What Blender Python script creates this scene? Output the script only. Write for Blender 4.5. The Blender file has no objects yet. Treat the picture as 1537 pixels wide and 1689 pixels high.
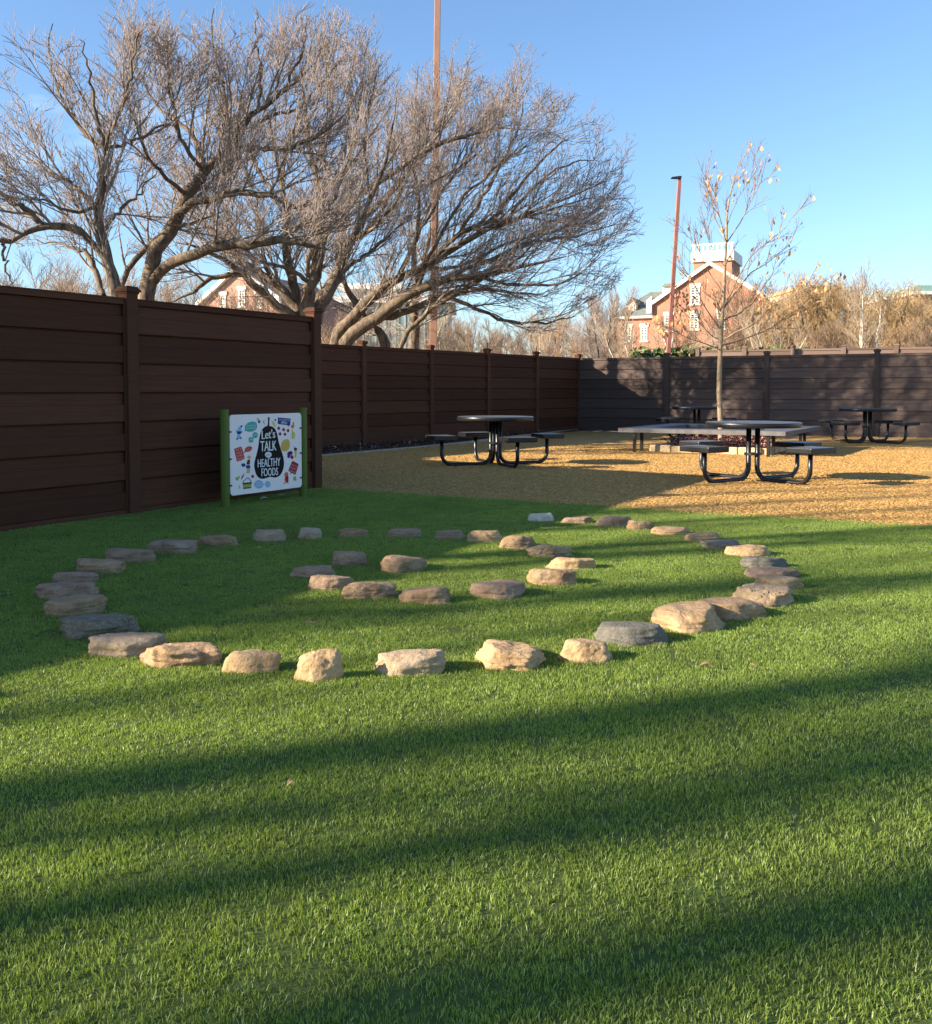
import bpy, bmesh, math, random
import numpy as np
from mathutils import Vector, Matrix, noise
R = math.radians
rng = np.random.default_rng(7)
random.seed(7)
scene = bpy.context.scene
COL = scene.collection

# ------------------------------------------------------------------ camera
EYE = 1.15; FPX = 1600.0; PITCH = R(2.8); CX = 768.5; CY = 721.0; IW = 1537; IH = 1689
cam_d = bpy.data.cameras.new('camera'); cam = bpy.data.objects.new('camera', cam_d); COL.objects.link(cam)
cam_d.sensor_fit = 'VERTICAL'; cam_d.sensor_height = 24.0; cam_d.lens = FPX / IH * 24.0
cam_d.shift_y = -(IH / 2 - CY) / IH
cam_d.clip_start = 0.05; cam_d.clip_end = 1500
cam.location = (0, 0, EYE); cam.rotation_euler = (R(90) - PITCH, 0, 0)
scene.camera = cam

# ------------------------------------------------------------------ sky, sun, exposure
SUN_EL = R(20.5)
SUN_DIR = Vector((0.962 * math.cos(SUN_EL), 0.273 * math.cos(SUN_EL), -math.sin(SUN_EL))).normalized()   # the way the light travels
world = bpy.data.worlds.new('World'); scene.world = world; world.use_nodes = True
wn = world.node_tree; wn.nodes.clear()
wo = wn.nodes.new('ShaderNodeOutputWorld'); bg = wn.nodes.new('ShaderNodeBackground')
sky = wn.nodes.new('ShaderNodeTexSky'); sky.sky_type = 'NISHITA'; sky.sun_disc = False
sky.sun_elevation = SUN_EL
sky.sun_rotation = math.atan2(-SUN_DIR.x, -SUN_DIR.y)
sky.altitude = 100; sky.air_density = 1.0; sky.dust_density = 0.7; sky.ozone_density = 4.2
bg.inputs['Strength'].default_value = 0.083
# thin wisps of high cloud, upper left
tc = wn.nodes.new('ShaderNodeTexCoord'); mp = wn.nodes.new('ShaderNodeMapping'); mp.inputs['Scale'].default_value = (3.0, 3.0, 9.0)
mp.inputs['Location'].default_value = (2.35, 0.7, 0.15)
nz = wn.nodes.new('ShaderNodeTexNoise'); nz.inputs['Scale'].default_value = 1.3; nz.inputs['Detail'].default_value = 6; nz.inputs['Roughness'].default_value = 0.55
rp = wn.nodes.new('ShaderNodeValToRGB'); rp.color_ramp.elements[0].position = 0.60; rp.color_ramp.elements[1].position = 0.85
rp.color_ramp.elements[1].color = (0.5, 0.5, 0.5, 1)
mx = wn.nodes.new('ShaderNodeMix'); mx.data_type = 'RGBA'; mx.inputs[7].default_value = (7.5, 8.0, 8.6, 1)
L = wn.links.new
L(tc.outputs['Generated'], mp.inputs['Vector']); L(mp.outputs[0], nz.inputs['Vector']); L(nz.outputs['Fac'], rp.inputs[0])
sx_ = wn.nodes.new('ShaderNodeSeparateXYZ'); mr = wn.nodes.new('ShaderNodeMapRange'); mr.inputs[1].default_value = -0.12; mr.inputs[2].default_value = -0.42; mu = wn.nodes.new('ShaderNodeMath'); mu.operation = 'MULTIPLY'
L(tc.outputs['Generated'], sx_.inputs[0]); L(sx_.outputs[0], mr.inputs[0]); L(rp.outputs[0], mu.inputs[0]); L(mr.outputs[0], mu.inputs[1]); L(mu.outputs[0], mx.inputs[0]); L(sky.outputs[0], mx.inputs[6]); L(mx.outputs[2], bg.inputs['Color']); L(bg.outputs[0], wo.inputs[0])
sun_d = bpy.data.lights.new('sun', 'SUN'); sun = bpy.data.objects.new('sun', sun_d); COL.objects.link(sun)
sun_d.energy = 4.6; sun_d.angle = R(0.55); sun_d.color = (1.0, 0.86, 0.68)
sun.rotation_euler = SUN_DIR.to_track_quat('-Z', 'Y').to_euler(); sun.location = (-20, -6, 12)
scene.view_settings.view_transform = 'Standard'; scene.view_settings.look = 'None'
scene.view_settings.exposure = 1.68; scene.view_settings.gamma = 1; scene.view_settings.use_curve_mapping = False
scene.render.engine = 'CYCLES'
scene.cycles.max_bounces = 6; scene.cycles.transparent_max_bounces = 8; scene.cycles.use_denoising = True

# ------------------------------------------------------------------ from the measurements to places in the world
def ray(px, py):
    x = (px - CX) / FPX; y = -(py - CY) / FPX
    c, s = math.cos(PITCH), math.sin(PITCH)
    return Vector((x, c + y * s, y * c - s))
def G(px, py, z=0.0):
    r = ray(px, py); t = (z - EYE) / r.z
    return Vector((r.x * t, r.y * t, z))
def W(px, py, d):
    r = ray(px, py); t = d / r.y
    return Vector((r.x * t, d, EYE + r.z * t))

# ------------------------------------------------------------------ naming, tagging, linking
def tag(o, label=None, cat=None, group=None, kind=None):
    if label: o['label'] = label
    if cat: o['category'] = cat
    if group: o['group'] = group
    if kind: o['kind'] = kind
    return o
def empty(name, loc=(0, 0, 0), rz=0.0, label=None, cat=None, group=None, kind=None):
    o = bpy.data.objects.new(name, None); o.empty_display_size = 0.2
    COL.objects.link(o); o.location = loc; o.rotation_euler = (0, 0, rz)
    return tag(o, label, cat, group, kind)
def link(name, me, mat=None, parent=None):
    o = bpy.data.objects.new(name, me); COL.objects.link(o)
    if mat is not None and not len(me.materials): me.materials.append(mat)
    if parent is not None: o.parent = parent
    return o
def bm_obj(name, bm, mat, parent=None, smooth=False):
    me = bpy.data.meshes.new(name); bm.to_mesh(me); bm.free()
    if smooth: me.polygons.foreach_set('use_smooth', [True] * len(me.polygons))
    return link(name, me, mat, parent)
def copy_tree(o, parent=None):
    c = o.copy(); COL.objects.link(c)
    if parent is not None: c.parent = parent
    for ch in list(o.children): copy_tree(ch, c)
    return c
def np_mesh(name, V, F, smooth=False):
    """V (n,3), F (m,k) of one polygon size"""
    me = bpy.data.meshes.new(name); V = np.ascontiguousarray(V, dtype=np.float32); F = np.ascontiguousarray(F, dtype=np.int32)
    m, k = F.shape
    me.vertices.add(len(V)); me.vertices.foreach_set('co', V.ravel())
    me.loops.add(m * k); me.loops.foreach_set('vertex_index', F.ravel())
    me.polygons.add(m); me.polygons.foreach_set('loop_start', np.arange(0, m * k, k, dtype=np.int32))
    me.polygons.foreach_set('loop_total', np.full(m, k, dtype=np.int32))
    if smooth: me.polygons.foreach_set('use_smooth', np.ones(m, dtype=bool))
    me.update(calc_edges=True)
    return me
def vcol(me, name, arr):
    a = me.attributes.new(name, 'FLOAT', 'POINT'); a.data.foreach_set('value', np.ascontiguousarray(arr, dtype=np.float32))

def box(bm, x0, x1, y0, y1, z0, z1, M=None):
    vs = [bm.verts.new((x, y, z)) for x in (x0, x1) for y in (y0, y1) for z in (z0, z1)]
    for f in ((0, 1, 3, 2), (4, 6, 7, 5), (0, 4, 5, 1), (2, 3, 7, 6), (0, 2, 6, 4), (1, 5, 7, 3)):
        bm.faces.new([vs[i] for i in f])
    if M is not None:
        for v in vs: v.co = M @ v.co
    return vs
def bevel(bm, w, seg=1):
    bmesh.ops.bevel(bm, geom=bm.edges[:], offset=w, segments=seg, affect='EDGES', profile=0.6)
def prism(bm, pts, y0, y1):
    """extrude a polygon given in (x, z) from y0 to y1"""
    a = [bm.verts.new((p[0], y0, p[1])) for p in pts]; b = [bm.verts.new((p[0], y1, p[1])) for p in pts]
    n = len(pts)
    bm.faces.new(a); bm.faces.new(b[::-1])
    for i in range(n): bm.faces.new((a[i], b[i], b[(i + 1) % n], a[(i + 1) % n]))
def tube(bm, pts, r, sides=10, cap=True):
    pts = [Vector(p) for p in pts]; rings = []
    rr = r if isinstance(r, (list, tuple)) else [r] * len(pts)
    up = Vector((0, 0, 1)); d0 = (pts[1] - pts[0]).normalized()
    if abs(d0.z) > 0.9: up = Vector((1, 0, 0))
    u = d0.cross(up).normalized()
    for i, p in enumerate(pts):
        d = ((pts[min(i + 1, len(pts) - 1)] - p).normalized() + (p - pts[max(i - 1, 0)]).normalized())
        d = d.normalized() if d.length > 1e-6 else d0
        u = (u - d * u.dot(d)).normalized(); v = d.cross(u)
        rings.append([bm.verts.new(p + (u * math.cos(a) + v * math.sin(a)) * rr[i]) for a in [2 * math.pi * k / sides for k in range(sides)]])
    for a, b in zip(rings, rings[1:]):
        for k in range(sides): bm.faces.new((a[k], a[(k + 1) % sides], b[(k + 1) % sides], b[k]))
    if cap: bm.faces.new(rings[0][::-1]); bm.faces.new(rings[-1])

# ------------------------------------------------------------------ materials
class NT:
    def __init__(s, name):
        s.m = bpy.data.materials.new(name); s.m.use_nodes = True; s.t = s.m.node_tree; s.t.nodes.clear()
        s.out = s.n('ShaderNodeOutputMaterial')
    def n(s, typ, **kw):
        x = s.t.nodes.new(typ)
        for k, v in kw.items():
            if k.startswith('i_'): x.inputs[k[2:].replace('_', ' ')].default_value = v
            else: setattr(x, k, v)
        return x
    def l(s, a, b): s.t.links.new(a, b)
    def coord(s, which='Object', scale=(1, 1, 1), loc=(0, 0, 0)):
        tc = s.n('ShaderNodeTexCoord'); mp = s.n('ShaderNodeMapping'); mp.inputs['Scale'].default_value = scale; mp.inputs['Location'].default_value = loc
        s.l(tc.outputs[which], mp.inputs[0]); return mp.outputs[0]
    def noise(s, vec, scale, detail=4, rough=0.55, dist=0.0):
        x = s.n('ShaderNodeTexNoise'); x.inputs['Scale'].default_value = scale; x.inputs['Detail'].default_value = detail
        x.inputs['Roughness'].default_value = rough; x.inputs['Distortion'].default_value = dist
        if vec is not None: s.l(vec, x.inputs['Vector'])
        return x.outputs['Fac']
    def ramp(s, fac, stops):
        x = s.n('ShaderNodeValToRGB'); e = x.color_ramp.elements
        while len(e) < len(stops): e.new(0.5)
        for k, (p, c) in zip(e, stops): k.position = p; k.color = (*c, 1) if len(c) == 3 else c
        s.l(fac, x.inputs[0]); return x.outputs[0]
    def mix(s, fac, a, b, blend='MIX'):
        x = s.n('ShaderNodeMix', data_type='RGBA', blend_type=blend)
        for sock, v in ((x.inputs[0], fac), (x.inputs[6], a), (x.inputs[7], b)):
            if isinstance(v, (int, float)): sock.default_value = v
            elif isinstance(v, tuple): sock.default_value = (*v, 1) if len(v) == 3 else v
            else: s.l(v, sock)
        return x.outputs[2]
    def math(s, op, a, b=0.0):
        x = s.n('ShaderNodeMath', operation=op)
        for sock, v in ((x.inputs[0], a), (x.inputs[1], b)):
            if isinstance(v, (int, float)): sock.default_value = v
            else: s.l(v, sock)
        return x.outputs[0]
    def bump(s, h, strength=0.3, dist=0.01, prev=None):
        x = s.n('ShaderNodeBump'); x.inputs['Strength'].default_value = strength; x.inputs['Distance'].default_value = dist
        s.l(h, x.inputs['Height'])
        if prev is not None: s.l(prev, x.inputs['Normal'])
        return x.outputs[0]
    def bsdf(s, color, rough=0.8, normal=None, metal=0.0, spec=0.5, coat=0.0):
        b = s.n('ShaderNodeBsdfPrincipled')
        if isinstance(color, tuple): b.inputs['Base Color'].default_value = (*color, 1)
        else: s.l(color, b.inputs['Base Color'])
        if isinstance(rough, (int, float)): b.inputs['Roughness'].default_value = rough
        else: s.l(rough, b.inputs['Roughness'])
        b.inputs['Metallic'].default_value = metal; b.inputs['Specular IOR Level'].default_value = spec
        b.inputs['Coat Weight'].default_value = coat
        if normal is not None: s.l(normal, b.inputs['Normal'])
        s.l(b.outputs[0], s.out.inputs[0]); s.b = b; return s.m

def simple(name, col, rough=0.7, var=0.12, scale=8, bump=0.15, metal=0, spec=0.15):
    n = NT(name); v = n.coord(); f = n.noise(v, scale, 5)
    c = n.ramp(f, [(0.3, tuple(x * (1 - var) for x in col)), (0.7, tuple(min(1, x * (1 + var)) for x in col))])
    return n.bsdf(c, rough, n.bump(n.noise(v, scale * 6, 4), bump, 0.004), metal, spec)

def board_material(name, a, b):
    n = NT(name); v = n.coord('Object', (1.2, 40, 40)); info = n.n('ShaderNodeObjectInfo')
    g = n.noise(v, 2.0, 6, 0.6); big = n.noise(n.coord('Object', (0.8, 2, 3)), 1.5, 3)
    c = n.ramp(g, [(0.3, a), (0.7, b)])
    c = n.mix(n.math('MULTIPLY', big, 0.45), c, tuple(x * 0.55 for x in a))
    k = n.math('ADD', n.math('MULTIPLY', info.outputs['Random'], 0.45), 0.78)
    hs = n.n('ShaderNodeHueSaturation'); n.l(c, hs.inputs['Color']); n.l(k, hs.inputs['Value'])
    return n.bsdf(hs.outputs[0], n.math('ADD', n.math('MULTIPLY', g, 0.25), 0.62), n.bump(g, 0.35, 0.002), 0, 0.06)
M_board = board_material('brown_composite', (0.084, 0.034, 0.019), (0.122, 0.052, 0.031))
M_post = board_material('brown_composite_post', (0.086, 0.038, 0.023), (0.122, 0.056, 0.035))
M_boards = board_material('sunlit_tone_composite', (0.100, 0.074, 0.065), (0.140, 0.106, 0.093))  # same composite as the near fence, its sunlit look put into a greyer colour
M_posts = board_material('sunlit_tone_composite_post', (0.090, 0.067, 0.058), (0.125, 0.094, 0.082))  # posts to match: sunlight on the back run painted into the tone
M_outer = board_material('weathered_brown_composite', (0.16, 0.11, 0.09), (0.21, 0.15, 0.12))

def mulch_material():
    n = NT('shredded_wood_mulch'); v = n.coord('Object')
    f = n.noise(v, 38, 6, 0.7, 0.6); vo = n.n('ShaderNodeTexVoronoi'); vo.inputs['Scale'].default_value = 55; n.l(n.coord('Object', (1, 0.45, 1)), vo.inputs['Vector'])
    big = n.noise(v, 0.55, 4)
    c = n.ramp(f, [(0.25, (0.27, 0.145, 0.045)), (0.5, (0.44, 0.25, 0.082)), (0.75, (0.56, 0.345, 0.125))])
    c = n.mix(0.35, c, n.ramp(vo.outputs['Color'], [(0.1, (0.38, 0.20, 0.055)), (0.9, (0.70, 0.44, 0.155))]))
    c = n.mix(n.ramp(big, [(0.35, (0, 0, 0)), (0.75, (0.42, 0.42, 0.42))]), c, (0.42, 0.27, 0.12))
    nb = n.bump(vo.outputs['Distance'], 0.55, 0.012); nb = n.bump(f, 0.5, 0.02, nb)
    return n.bsdf(c, 0.9, nb, 0, 0.15)
M_mulch = mulch_material()
def chip_material():
    n = NT('wood_chip'); info = n.n('ShaderNodeObjectInfo'); a = n.n('ShaderNodeAttribute'); a.attribute_name = 'tone'
    c = n.ramp(n.math('FRACT', n.math('ADD', info.outputs['Random'], a.outputs['Fac'])), [(0.0, (0.30, 0.155, 0.045)), (0.5, (0.48, 0.28, 0.09)), (1.0, (0.64, 0.41, 0.155))])
    return n.bsdf(c, 0.85, None, 0, 0.15)
M_chip = chip_material()

def turf_base_material():
    n = NT('turf_thatch'); v = n.coord('Object'); f = n.noise(v, 60, 5, 0.7)
    return n.bsdf(n.ramp(f, [(0.3, (0.05, 0.075, 0.02)), (0.7, (0.11, 0.15, 0.04))]), 0.95, n.bump(f, 0.6, 0.02), 0, 0.1)
M_turf = turf_base_material()
def blade_material():
    n = NT('turf_blade'); a = n.n('ShaderNodeAttribute'); a.attribute_name = 'tone'; h = n.n('ShaderNodeAttribute'); h.attribute_name = 'height'
    geo = n.n('ShaderNodeNewGeometry'); big = n.noise(geo.outputs['Position'], 0.9, 4, 0.6); fine = n.noise(geo.outputs['Position'], 6.0, 3)
    c = n.ramp(a.outputs['Fac'], [(0.0, (0.11, 0.165, 0.038)), (0.45, (0.235, 0.315, 0.068)), (0.8, (0.345, 0.435, 0.098)), (0.93, (0.38, 0.50, 0.15)), (1.0, (0.56, 0.60, 0.34))])
    hs = n.n('ShaderNodeHueSaturation'); n.l(c, hs.inputs['Color'])
    k = n.math('ADD', n.math('MULTIPLY', big, 0.8), n.math('MULTIPLY', fine, 0.4)); n.l(n.math('ADD', k, 0.40), hs.inputs['Value'])
    b = n.n('ShaderNodeBsdfPrincipled'); n.l(hs.outputs[0], b.inputs['Base Color']); b.inputs['Roughness'].default_value = 0.42; b.inputs['Specular IOR Level'].default_value = 0.45
    tr = n.n('ShaderNodeBsdfTranslucent'); n.l(n.mix(1.0, hs.outputs[0], (1.3, 1.35, 0.55), 'MULTIPLY'), tr.inputs['Color'])
    ms = n.n('ShaderNodeMixShader'); ms.inputs[0].default_value = 0.42; n.l(b.outputs[0], ms.inputs[1]); n.l(tr.outputs[0], ms.inputs[2]); n.l(ms.outputs[0], n.out.inputs[0])
    return n.m
M_blade = blade_material()

def bark(name, dark, light, scale=14, red=None):
    n = NT(name); v = n.coord('Object', (1, 1, 0.35)); f = n.noise(v, scale, 6, 0.65, 0.4)
    c = n.ramp(f, [(0.32, dark), (0.68, light)])
    if red is not None:
        a = n.n('ShaderNodeAttribute'); a.attribute_name = 'tip'; c = n.mix(a.outputs['Fac'], c, red)
    return n.bsdf(c, 0.85, n.bump(n.noise(v, scale * 2.2, 6, 0.7), 0.7, 0.03), 0, 0.2)
M_trunk = bark('grey_brown_bark', (0.050, 0.036, 0.026), (0.24, 0.185, 0.13))
M_twig = bark('grey_twig_bark', (0.12, 0.097, 0.078), (0.38, 0.325, 0.27), 5, (0.33, 0.265, 0.235))
M_young = bark('tan_young_bark', (0.24, 0.17, 0.105), (0.40, 0.31, 0.205), 22)
M_youngtwig = bark('brown_young_twig', (0.17, 0.12, 0.08), (0.36, 0.27, 0.18), 8)
M_white = bark('white_flaking_bark', (0.42, 0.36, 0.28), (0.80, 0.74, 0.62), 9)
M_whitetwig = bark('pale_tan_twig', (0.28, 0.21, 0.14), (0.50, 0.40, 0.29), 4)
M_willow = bark('golden_willow_twig', (0.27, 0.175, 0.08), (0.46, 0.33, 0.18), 4)
M_scrub = bark('brown_scrub_twig', (0.20, 0.13, 0.085), (0.38, 0.27, 0.18), 4)

M_black = simple('black_powder_coat', (0.010, 0.010, 0.011), 0.34, 0.1, 30, 0.05, 0, 0.45)
def tabletop_material():
    n = NT('grey_expanded_metal_top'); v = n.coord('Object', (1, 1, 1)); w = n.n('ShaderNodeTexVoronoi'); w.inputs['Scale'].default_value = 60; n.l(v, w.inputs['Vector'])
    f = n.noise(v, 5, 4)
    c = n.mix(0.5, n.ramp(f, [(0.3, (0.040, 0.037, 0.036)), (0.7, (0.075, 0.070, 0.067))]), n.ramp(w.outputs['Distance'], [(0.0, (0.02, 0.02, 0.02)), (0.5, (0.11, 0.105, 0.10))]))
    return n.bsdf(c, 0.38, n.bump(w.outputs['Distance'], 0.25, 0.004), 0, 0.5)
M_top = tabletop_material()
M_benchtop = simple('grey_bench_plank', (0.115, 0.108, 0.108), 0.5, 0.25, 6, 0.2, 0, .3)
M_green = simple('green_painted_steel', (0.092, 0.140, 0.018), 0.42, 0.08, 12, 0.04, 0, .35)
M_pole = simple('rust_red_painted_steel', (0.30, 0.125, 0.10), 0.55, 0.15, 3, 0.05)
M_pole2 = simple('dull_brown_painted_steel', (0.33, 0.19, 0.14), 0.55, 0.15, 3, 0.05)
M_fixture = simple('dark_bronze_fixture', (0.03, 0.028, 0.028), 0.5)
M_edging = simple('concrete_edging', (0.40, 0.33, 0.24), 0.9, 0.2, 9, 0.3)
M_block = simple('sandstone_block', (0.55, 0.41, 0.24), 0.9, 0.2, 7, 0.35)
M_soil = simple('dark_leaf_mould', (0.045, 0.028, 0.020), 0.95, 0.4, 20, 0.6)
M_ground = simple('winter_lawn_ground', (0.20, 0.16, 0.09), 0.95, 0.3, 0.6, 0.3)
# ------------------------------------------------------------------ ground
def sheet(name, pts, z, mat, kind='structure', thick=0.0):
    bm = bmesh.new(); vs = [bm.verts.new((p[0], p[1], z)) for p in pts]; f = bm.faces.new(vs)
    if f.normal.z < 0 or True:
        bm.normal_update()
        if f.normal.z < 0: bmesh.ops.reverse_faces(bm, faces=[f])
    bmesh.ops.triangulate(bm, faces=bm.faces[:])
    o = bm_obj(name, bm, mat); o['kind'] = kind; return o
sheet('ground', [(-900, -300), (900, -300), (900, 1200), (-900, 1200)], -0.06, M_ground)

# fence corner points on the ground
P1 = G(519, 806); P0 = G(221.5, 847); dn = (P0 - P1); dn.z = 0; NL = dn.length; dn.normalize()
NEAR = [P1 + dn * (2.66 * k) for k in range(0, 6)]
FA = Vector((-2.13, 20.0, 0)); FC = Vector((3.17, 27.5, 0)); df = (FA - FC).normalized(); PF = (FC - FA).length / 4
FENCE2 = [FC + df * (PF * k) for k in range(0, 8)]
BX = [FC] + [None] * 0
def back_pt(px):
    s = 58.2 + (px - 952) * 0.01812; d = FPX / s
    return Vector(((px - CX) / s, d, 0))
b1 = back_pt(1099); b2 = back_pt(1263); b3 = back_pt(1445); db = (b3 - b1).normalized(); PB = (b3 - b1).length / 2
BACK = [b1 - db * PB, b1, b1 + db * PB, b3, b3 + db * PB, b3 + db * PB * 2, b3 + db * PB * 3]
BACK[0] = FC.copy()
TB0 = G(530, 806); TB1 = G(1537, 869); tdir = (TB1 - TB0).normalized()

# wood mulch surface, a rolling sheet
def vnoise(x, y, s, seed=0):
    return noise.noise(Vector((x * s, y * s, seed)))
def mulch_ground():
    cell = 0.075; nx = int(19 / cell); ny = int(22.5 / cell)
    xs = np.linspace(-6.6, 12.6, nx); ys = np.linspace(5.0, 28.2, ny)
    X, Y = np.meshgrid(xs, ys, indexing='ij')
    r = np.random.default_rng(3)
    Z = np.zeros_like(X)
    for amp, step in ((0.010, 0.9), (0.008, 0.35), (0.006, 0.16)):
        g = r.standard_normal((int(20 / step) + 3, int(24 / step) + 3))
        gx = (X + 6.6) / step; gy = (Y - 5.0) / step; i = gx.astype(int); j = gy.astype(int); u = gx - i; v = gy - j
        u = u * u * (3 - 2 * u); v = v * v * (3 - 2 * v)
        Z += amp * ((g[i, j] * (1 - u) + g[i + 1, j] * u) * (1 - v) + (g[i, j + 1] * (1 - u) + g[i + 1, j + 1] * u) * v)
    Z += r.standard_normal(X.shape) * 0.0035
    # cut outside the fences and beneath the turf
    n2 = Vector((-df.y, df.x, 0));
    def side(a, b):  # signed distance left of a->b
        dx, dy = b.x - a.x, b.y - a.y; l = math.hypot(dx, dy)
        return (dx * (Y - a.y) - dy * (X - a.x)) / l
    keep = (side(FENCE2[-1], FC) < 0.0) & (side(FC, BACK[-1]) < 0.02) & (side(TB0, TB1) > -0.12)
    Z = np.where(side(TB0, TB1) < 0.05, np.minimum(Z, 0.0) , Z) - 0.01
    V = np.stack([X, Y, Z], -1).reshape(-1, 3); idx = np.arange(nx * ny).reshape(nx, ny)
    K = keep[:-1, :-1] & keep[1:, 1:]
    F = np.stack([idx[:-1, :-1], idx[1:, :-1], idx[1:, 1:], idx[:-1, 1:]], -1)[K]
    used = np.unique(F); remap = np.zeros(nx * ny, int); remap[used] = np.arange(len(used))
    me = np_mesh('mulch_ground', V[used], remap[F], True)
    o = link('mulch_ground', me, M_mulch); o['kind'] = 'structure'; return o
mulch_ground()

# artificial turf: backing sheet, then blades
TURF = [P1 + Vector((0.0, 0, 0)), TB0, TB0 + tdir * 12.2, Vector((9.4, -2.5, 0)), Vector((-8.9, -2.5, 0)), NEAR[5]]
sheet('turf_base', [(p.x, p.y) for p in TURF], 0.006, M_turf)

def blade_clump(seed, n=400, R0=0.085, hgt=0.0160):
    r = np.random.default_rng(seed)
    x = r.uniform(-R0, R0, n); y = r.uniform(-R0, R0, n)
    a = r.uniform(0, 2 * math.pi, n); lean = np.abs(r.normal(0.42, 0.30, n)); h = hgt * r.uniform(0.6, 1.15, n)
    w = r.uniform(0.0014, 0.0026, n); la = r.uniform(0, 2 * math.pi, n)
    wx, wy = np.cos(a) * w / 2, np.sin(a) * w / 2
    V = []; 
    b0 = np.stack([x - wx, y - wy, np.zeros(n)], -1); b1_ = np.stack([x + wx, y + wy, np.zeros(n)], -1)
    m = np.stack([x + np.cos(la) * np.sin(lean) * h * 0.42, y + np.sin(la) * np.sin(lean) * h * 0.42, h * 0.58], -1)
    off = np.stack([wx, wy, np.zeros(n)], -1) * 0.85
    t = np.stack([x + np.cos(la) * np.sin(lean) * h * 1.15, y + np.sin(la) * np.sin(lean) * h * 1.15, h * (0.62 + 0.38 * np.cos(lean))], -1)
    V = np.stack([b0, b1_, m - off, m + off, t], 1).reshape(-1, 3); k = np.arange(n)[:, None] * 5
    F = np.concatenate([k + np.array([0, 1, 3]), k + np.array([0, 3, 2]), k + np.array([2, 3, 4])], 0)
    me = np_mesh('turf_clump', V, F)
    tone = np.clip(r.normal(0.48, 0.22, n), 0, 1); vcol(me, 'tone', np.repeat(tone, 5)); vcol(me, 'height', np.tile([0, 0, .6, .6, 1], n))
    return me

def scatter(name, P, rotz, scl, which, protos, mat, tilt=None, kind='stuff', label=None, cat=None):
    """one 'stuff' object: points carrying rotation, size and the choice of clump"""
    n = len(P); me = bpy.data.meshes.new(name); me.vertices.add(n); me.vertices.foreach_set('co', np.ascontiguousarray(P, np.float32).ravel())
    rot = np.zeros((n, 3), np.float32); rot[:, 2] = rotz
    if tilt is not None: rot[:, 0] = tilt[0]; rot[:, 1] = tilt[1]
    a = me.attributes.new('rot', 'FLOAT_VECTOR', 'POINT'); a.data.foreach_set('vector', rot.ravel())
    s = np.ascontiguousarray(scl, np.float32)
    if s.ndim == 1: s = np.repeat(s[:, None], 3, 1)
    a = me.attributes.new('scl', 'FLOAT_VECTOR', 'POINT'); a.data.foreach_set('vector', s.ravel())
    a = me.attributes.new('which', 'INT', 'POINT'); a.data.foreach_set('value', np.ascontiguousarray(which, np.int32))
    o = link(name, me, mat); o['kind'] = kind
    if label: o['label'] = label
    if cat: o['category'] = cat
    ng = bpy.data.node_groups.new(name + '_scatter', 'GeometryNodeTree')
    ng.interface.new_socket('Geometry', in_out='INPUT', socket_type='NodeSocketGeometry'); ng.interface.new_socket('Geometry', in_out='OUTPUT', socket_type='NodeSocketGeometry')
    N = ng.nodes; gi = N.new('NodeGroupInput'); go = N.new('NodeGroupOutput'); jn = N.new('GeometryNodeJoinGeometry')
    def attr(nm, dt):
        x = N.new('GeometryNodeInputNamedAttribute'); x.data_type = dt; x.inputs['Name'].default_value = nm; return x.outputs[0]
    ra, sa, wa = attr('rot', 'FLOAT_VECTOR'), attr('scl', 'FLOAT_VECTOR'), attr('which', 'INT')
    e2r = N.new('FunctionNodeEulerToRotation'); ng.links.new(ra, e2r.inputs[0])
    for k, pm in enumerate(protos):
        po = bpy.data.objects.new(name + '_source', pm)
        if not len(pm.materials): pm.materials.append(mat)
        oi = N.new('GeometryNodeObjectInfo'); oi.inputs['Object'].default_value = po
        ip = N.new('GeometryNodeInstanceOnPoints'); cp = N.new('FunctionNodeCompare'); cp.data_type = 'INT'; cp.operation = 'EQUAL'
        ng.links.new(wa, cp.inputs[2]); cp.inputs[3].default_value = k
        ng.links.new(gi.outputs[0], ip.inputs['Points']); ng.links.new(cp.outputs[0], ip.inputs['Selection']); ng.links.new(oi.outputs['Geometry'], ip.inputs['Instance'])
        ng.links.new(e2r.outputs[0], ip.inputs['Rotation']); ng.links.new(sa, ip.inputs['Scale']); ng.links.new(ip.outputs[0], jn.inputs[0])
    ng.links.new(jn.outputs[0], go.inputs[0])
    md = o.modifiers.new('scatter', 'NODES'); md.node_group = ng
    return o

def inside(poly, X, Y):
    res = np.zeros(X.shape, bool); n = len(poly)
    for i in range(n):
        x0, y0 = poly[i][0], poly[i][1]; x1, y1 = poly[(i + 1) % n][0], poly[(i + 1) % n][1]
        c = ((y0 > Y) != (y1 > Y)); xx = (x1 - x0) * (Y - y0) / ((y1 - y0) if y1 != y0 else 1e-9) + x0
        res ^= c & (X < xx)
    return res

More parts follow.
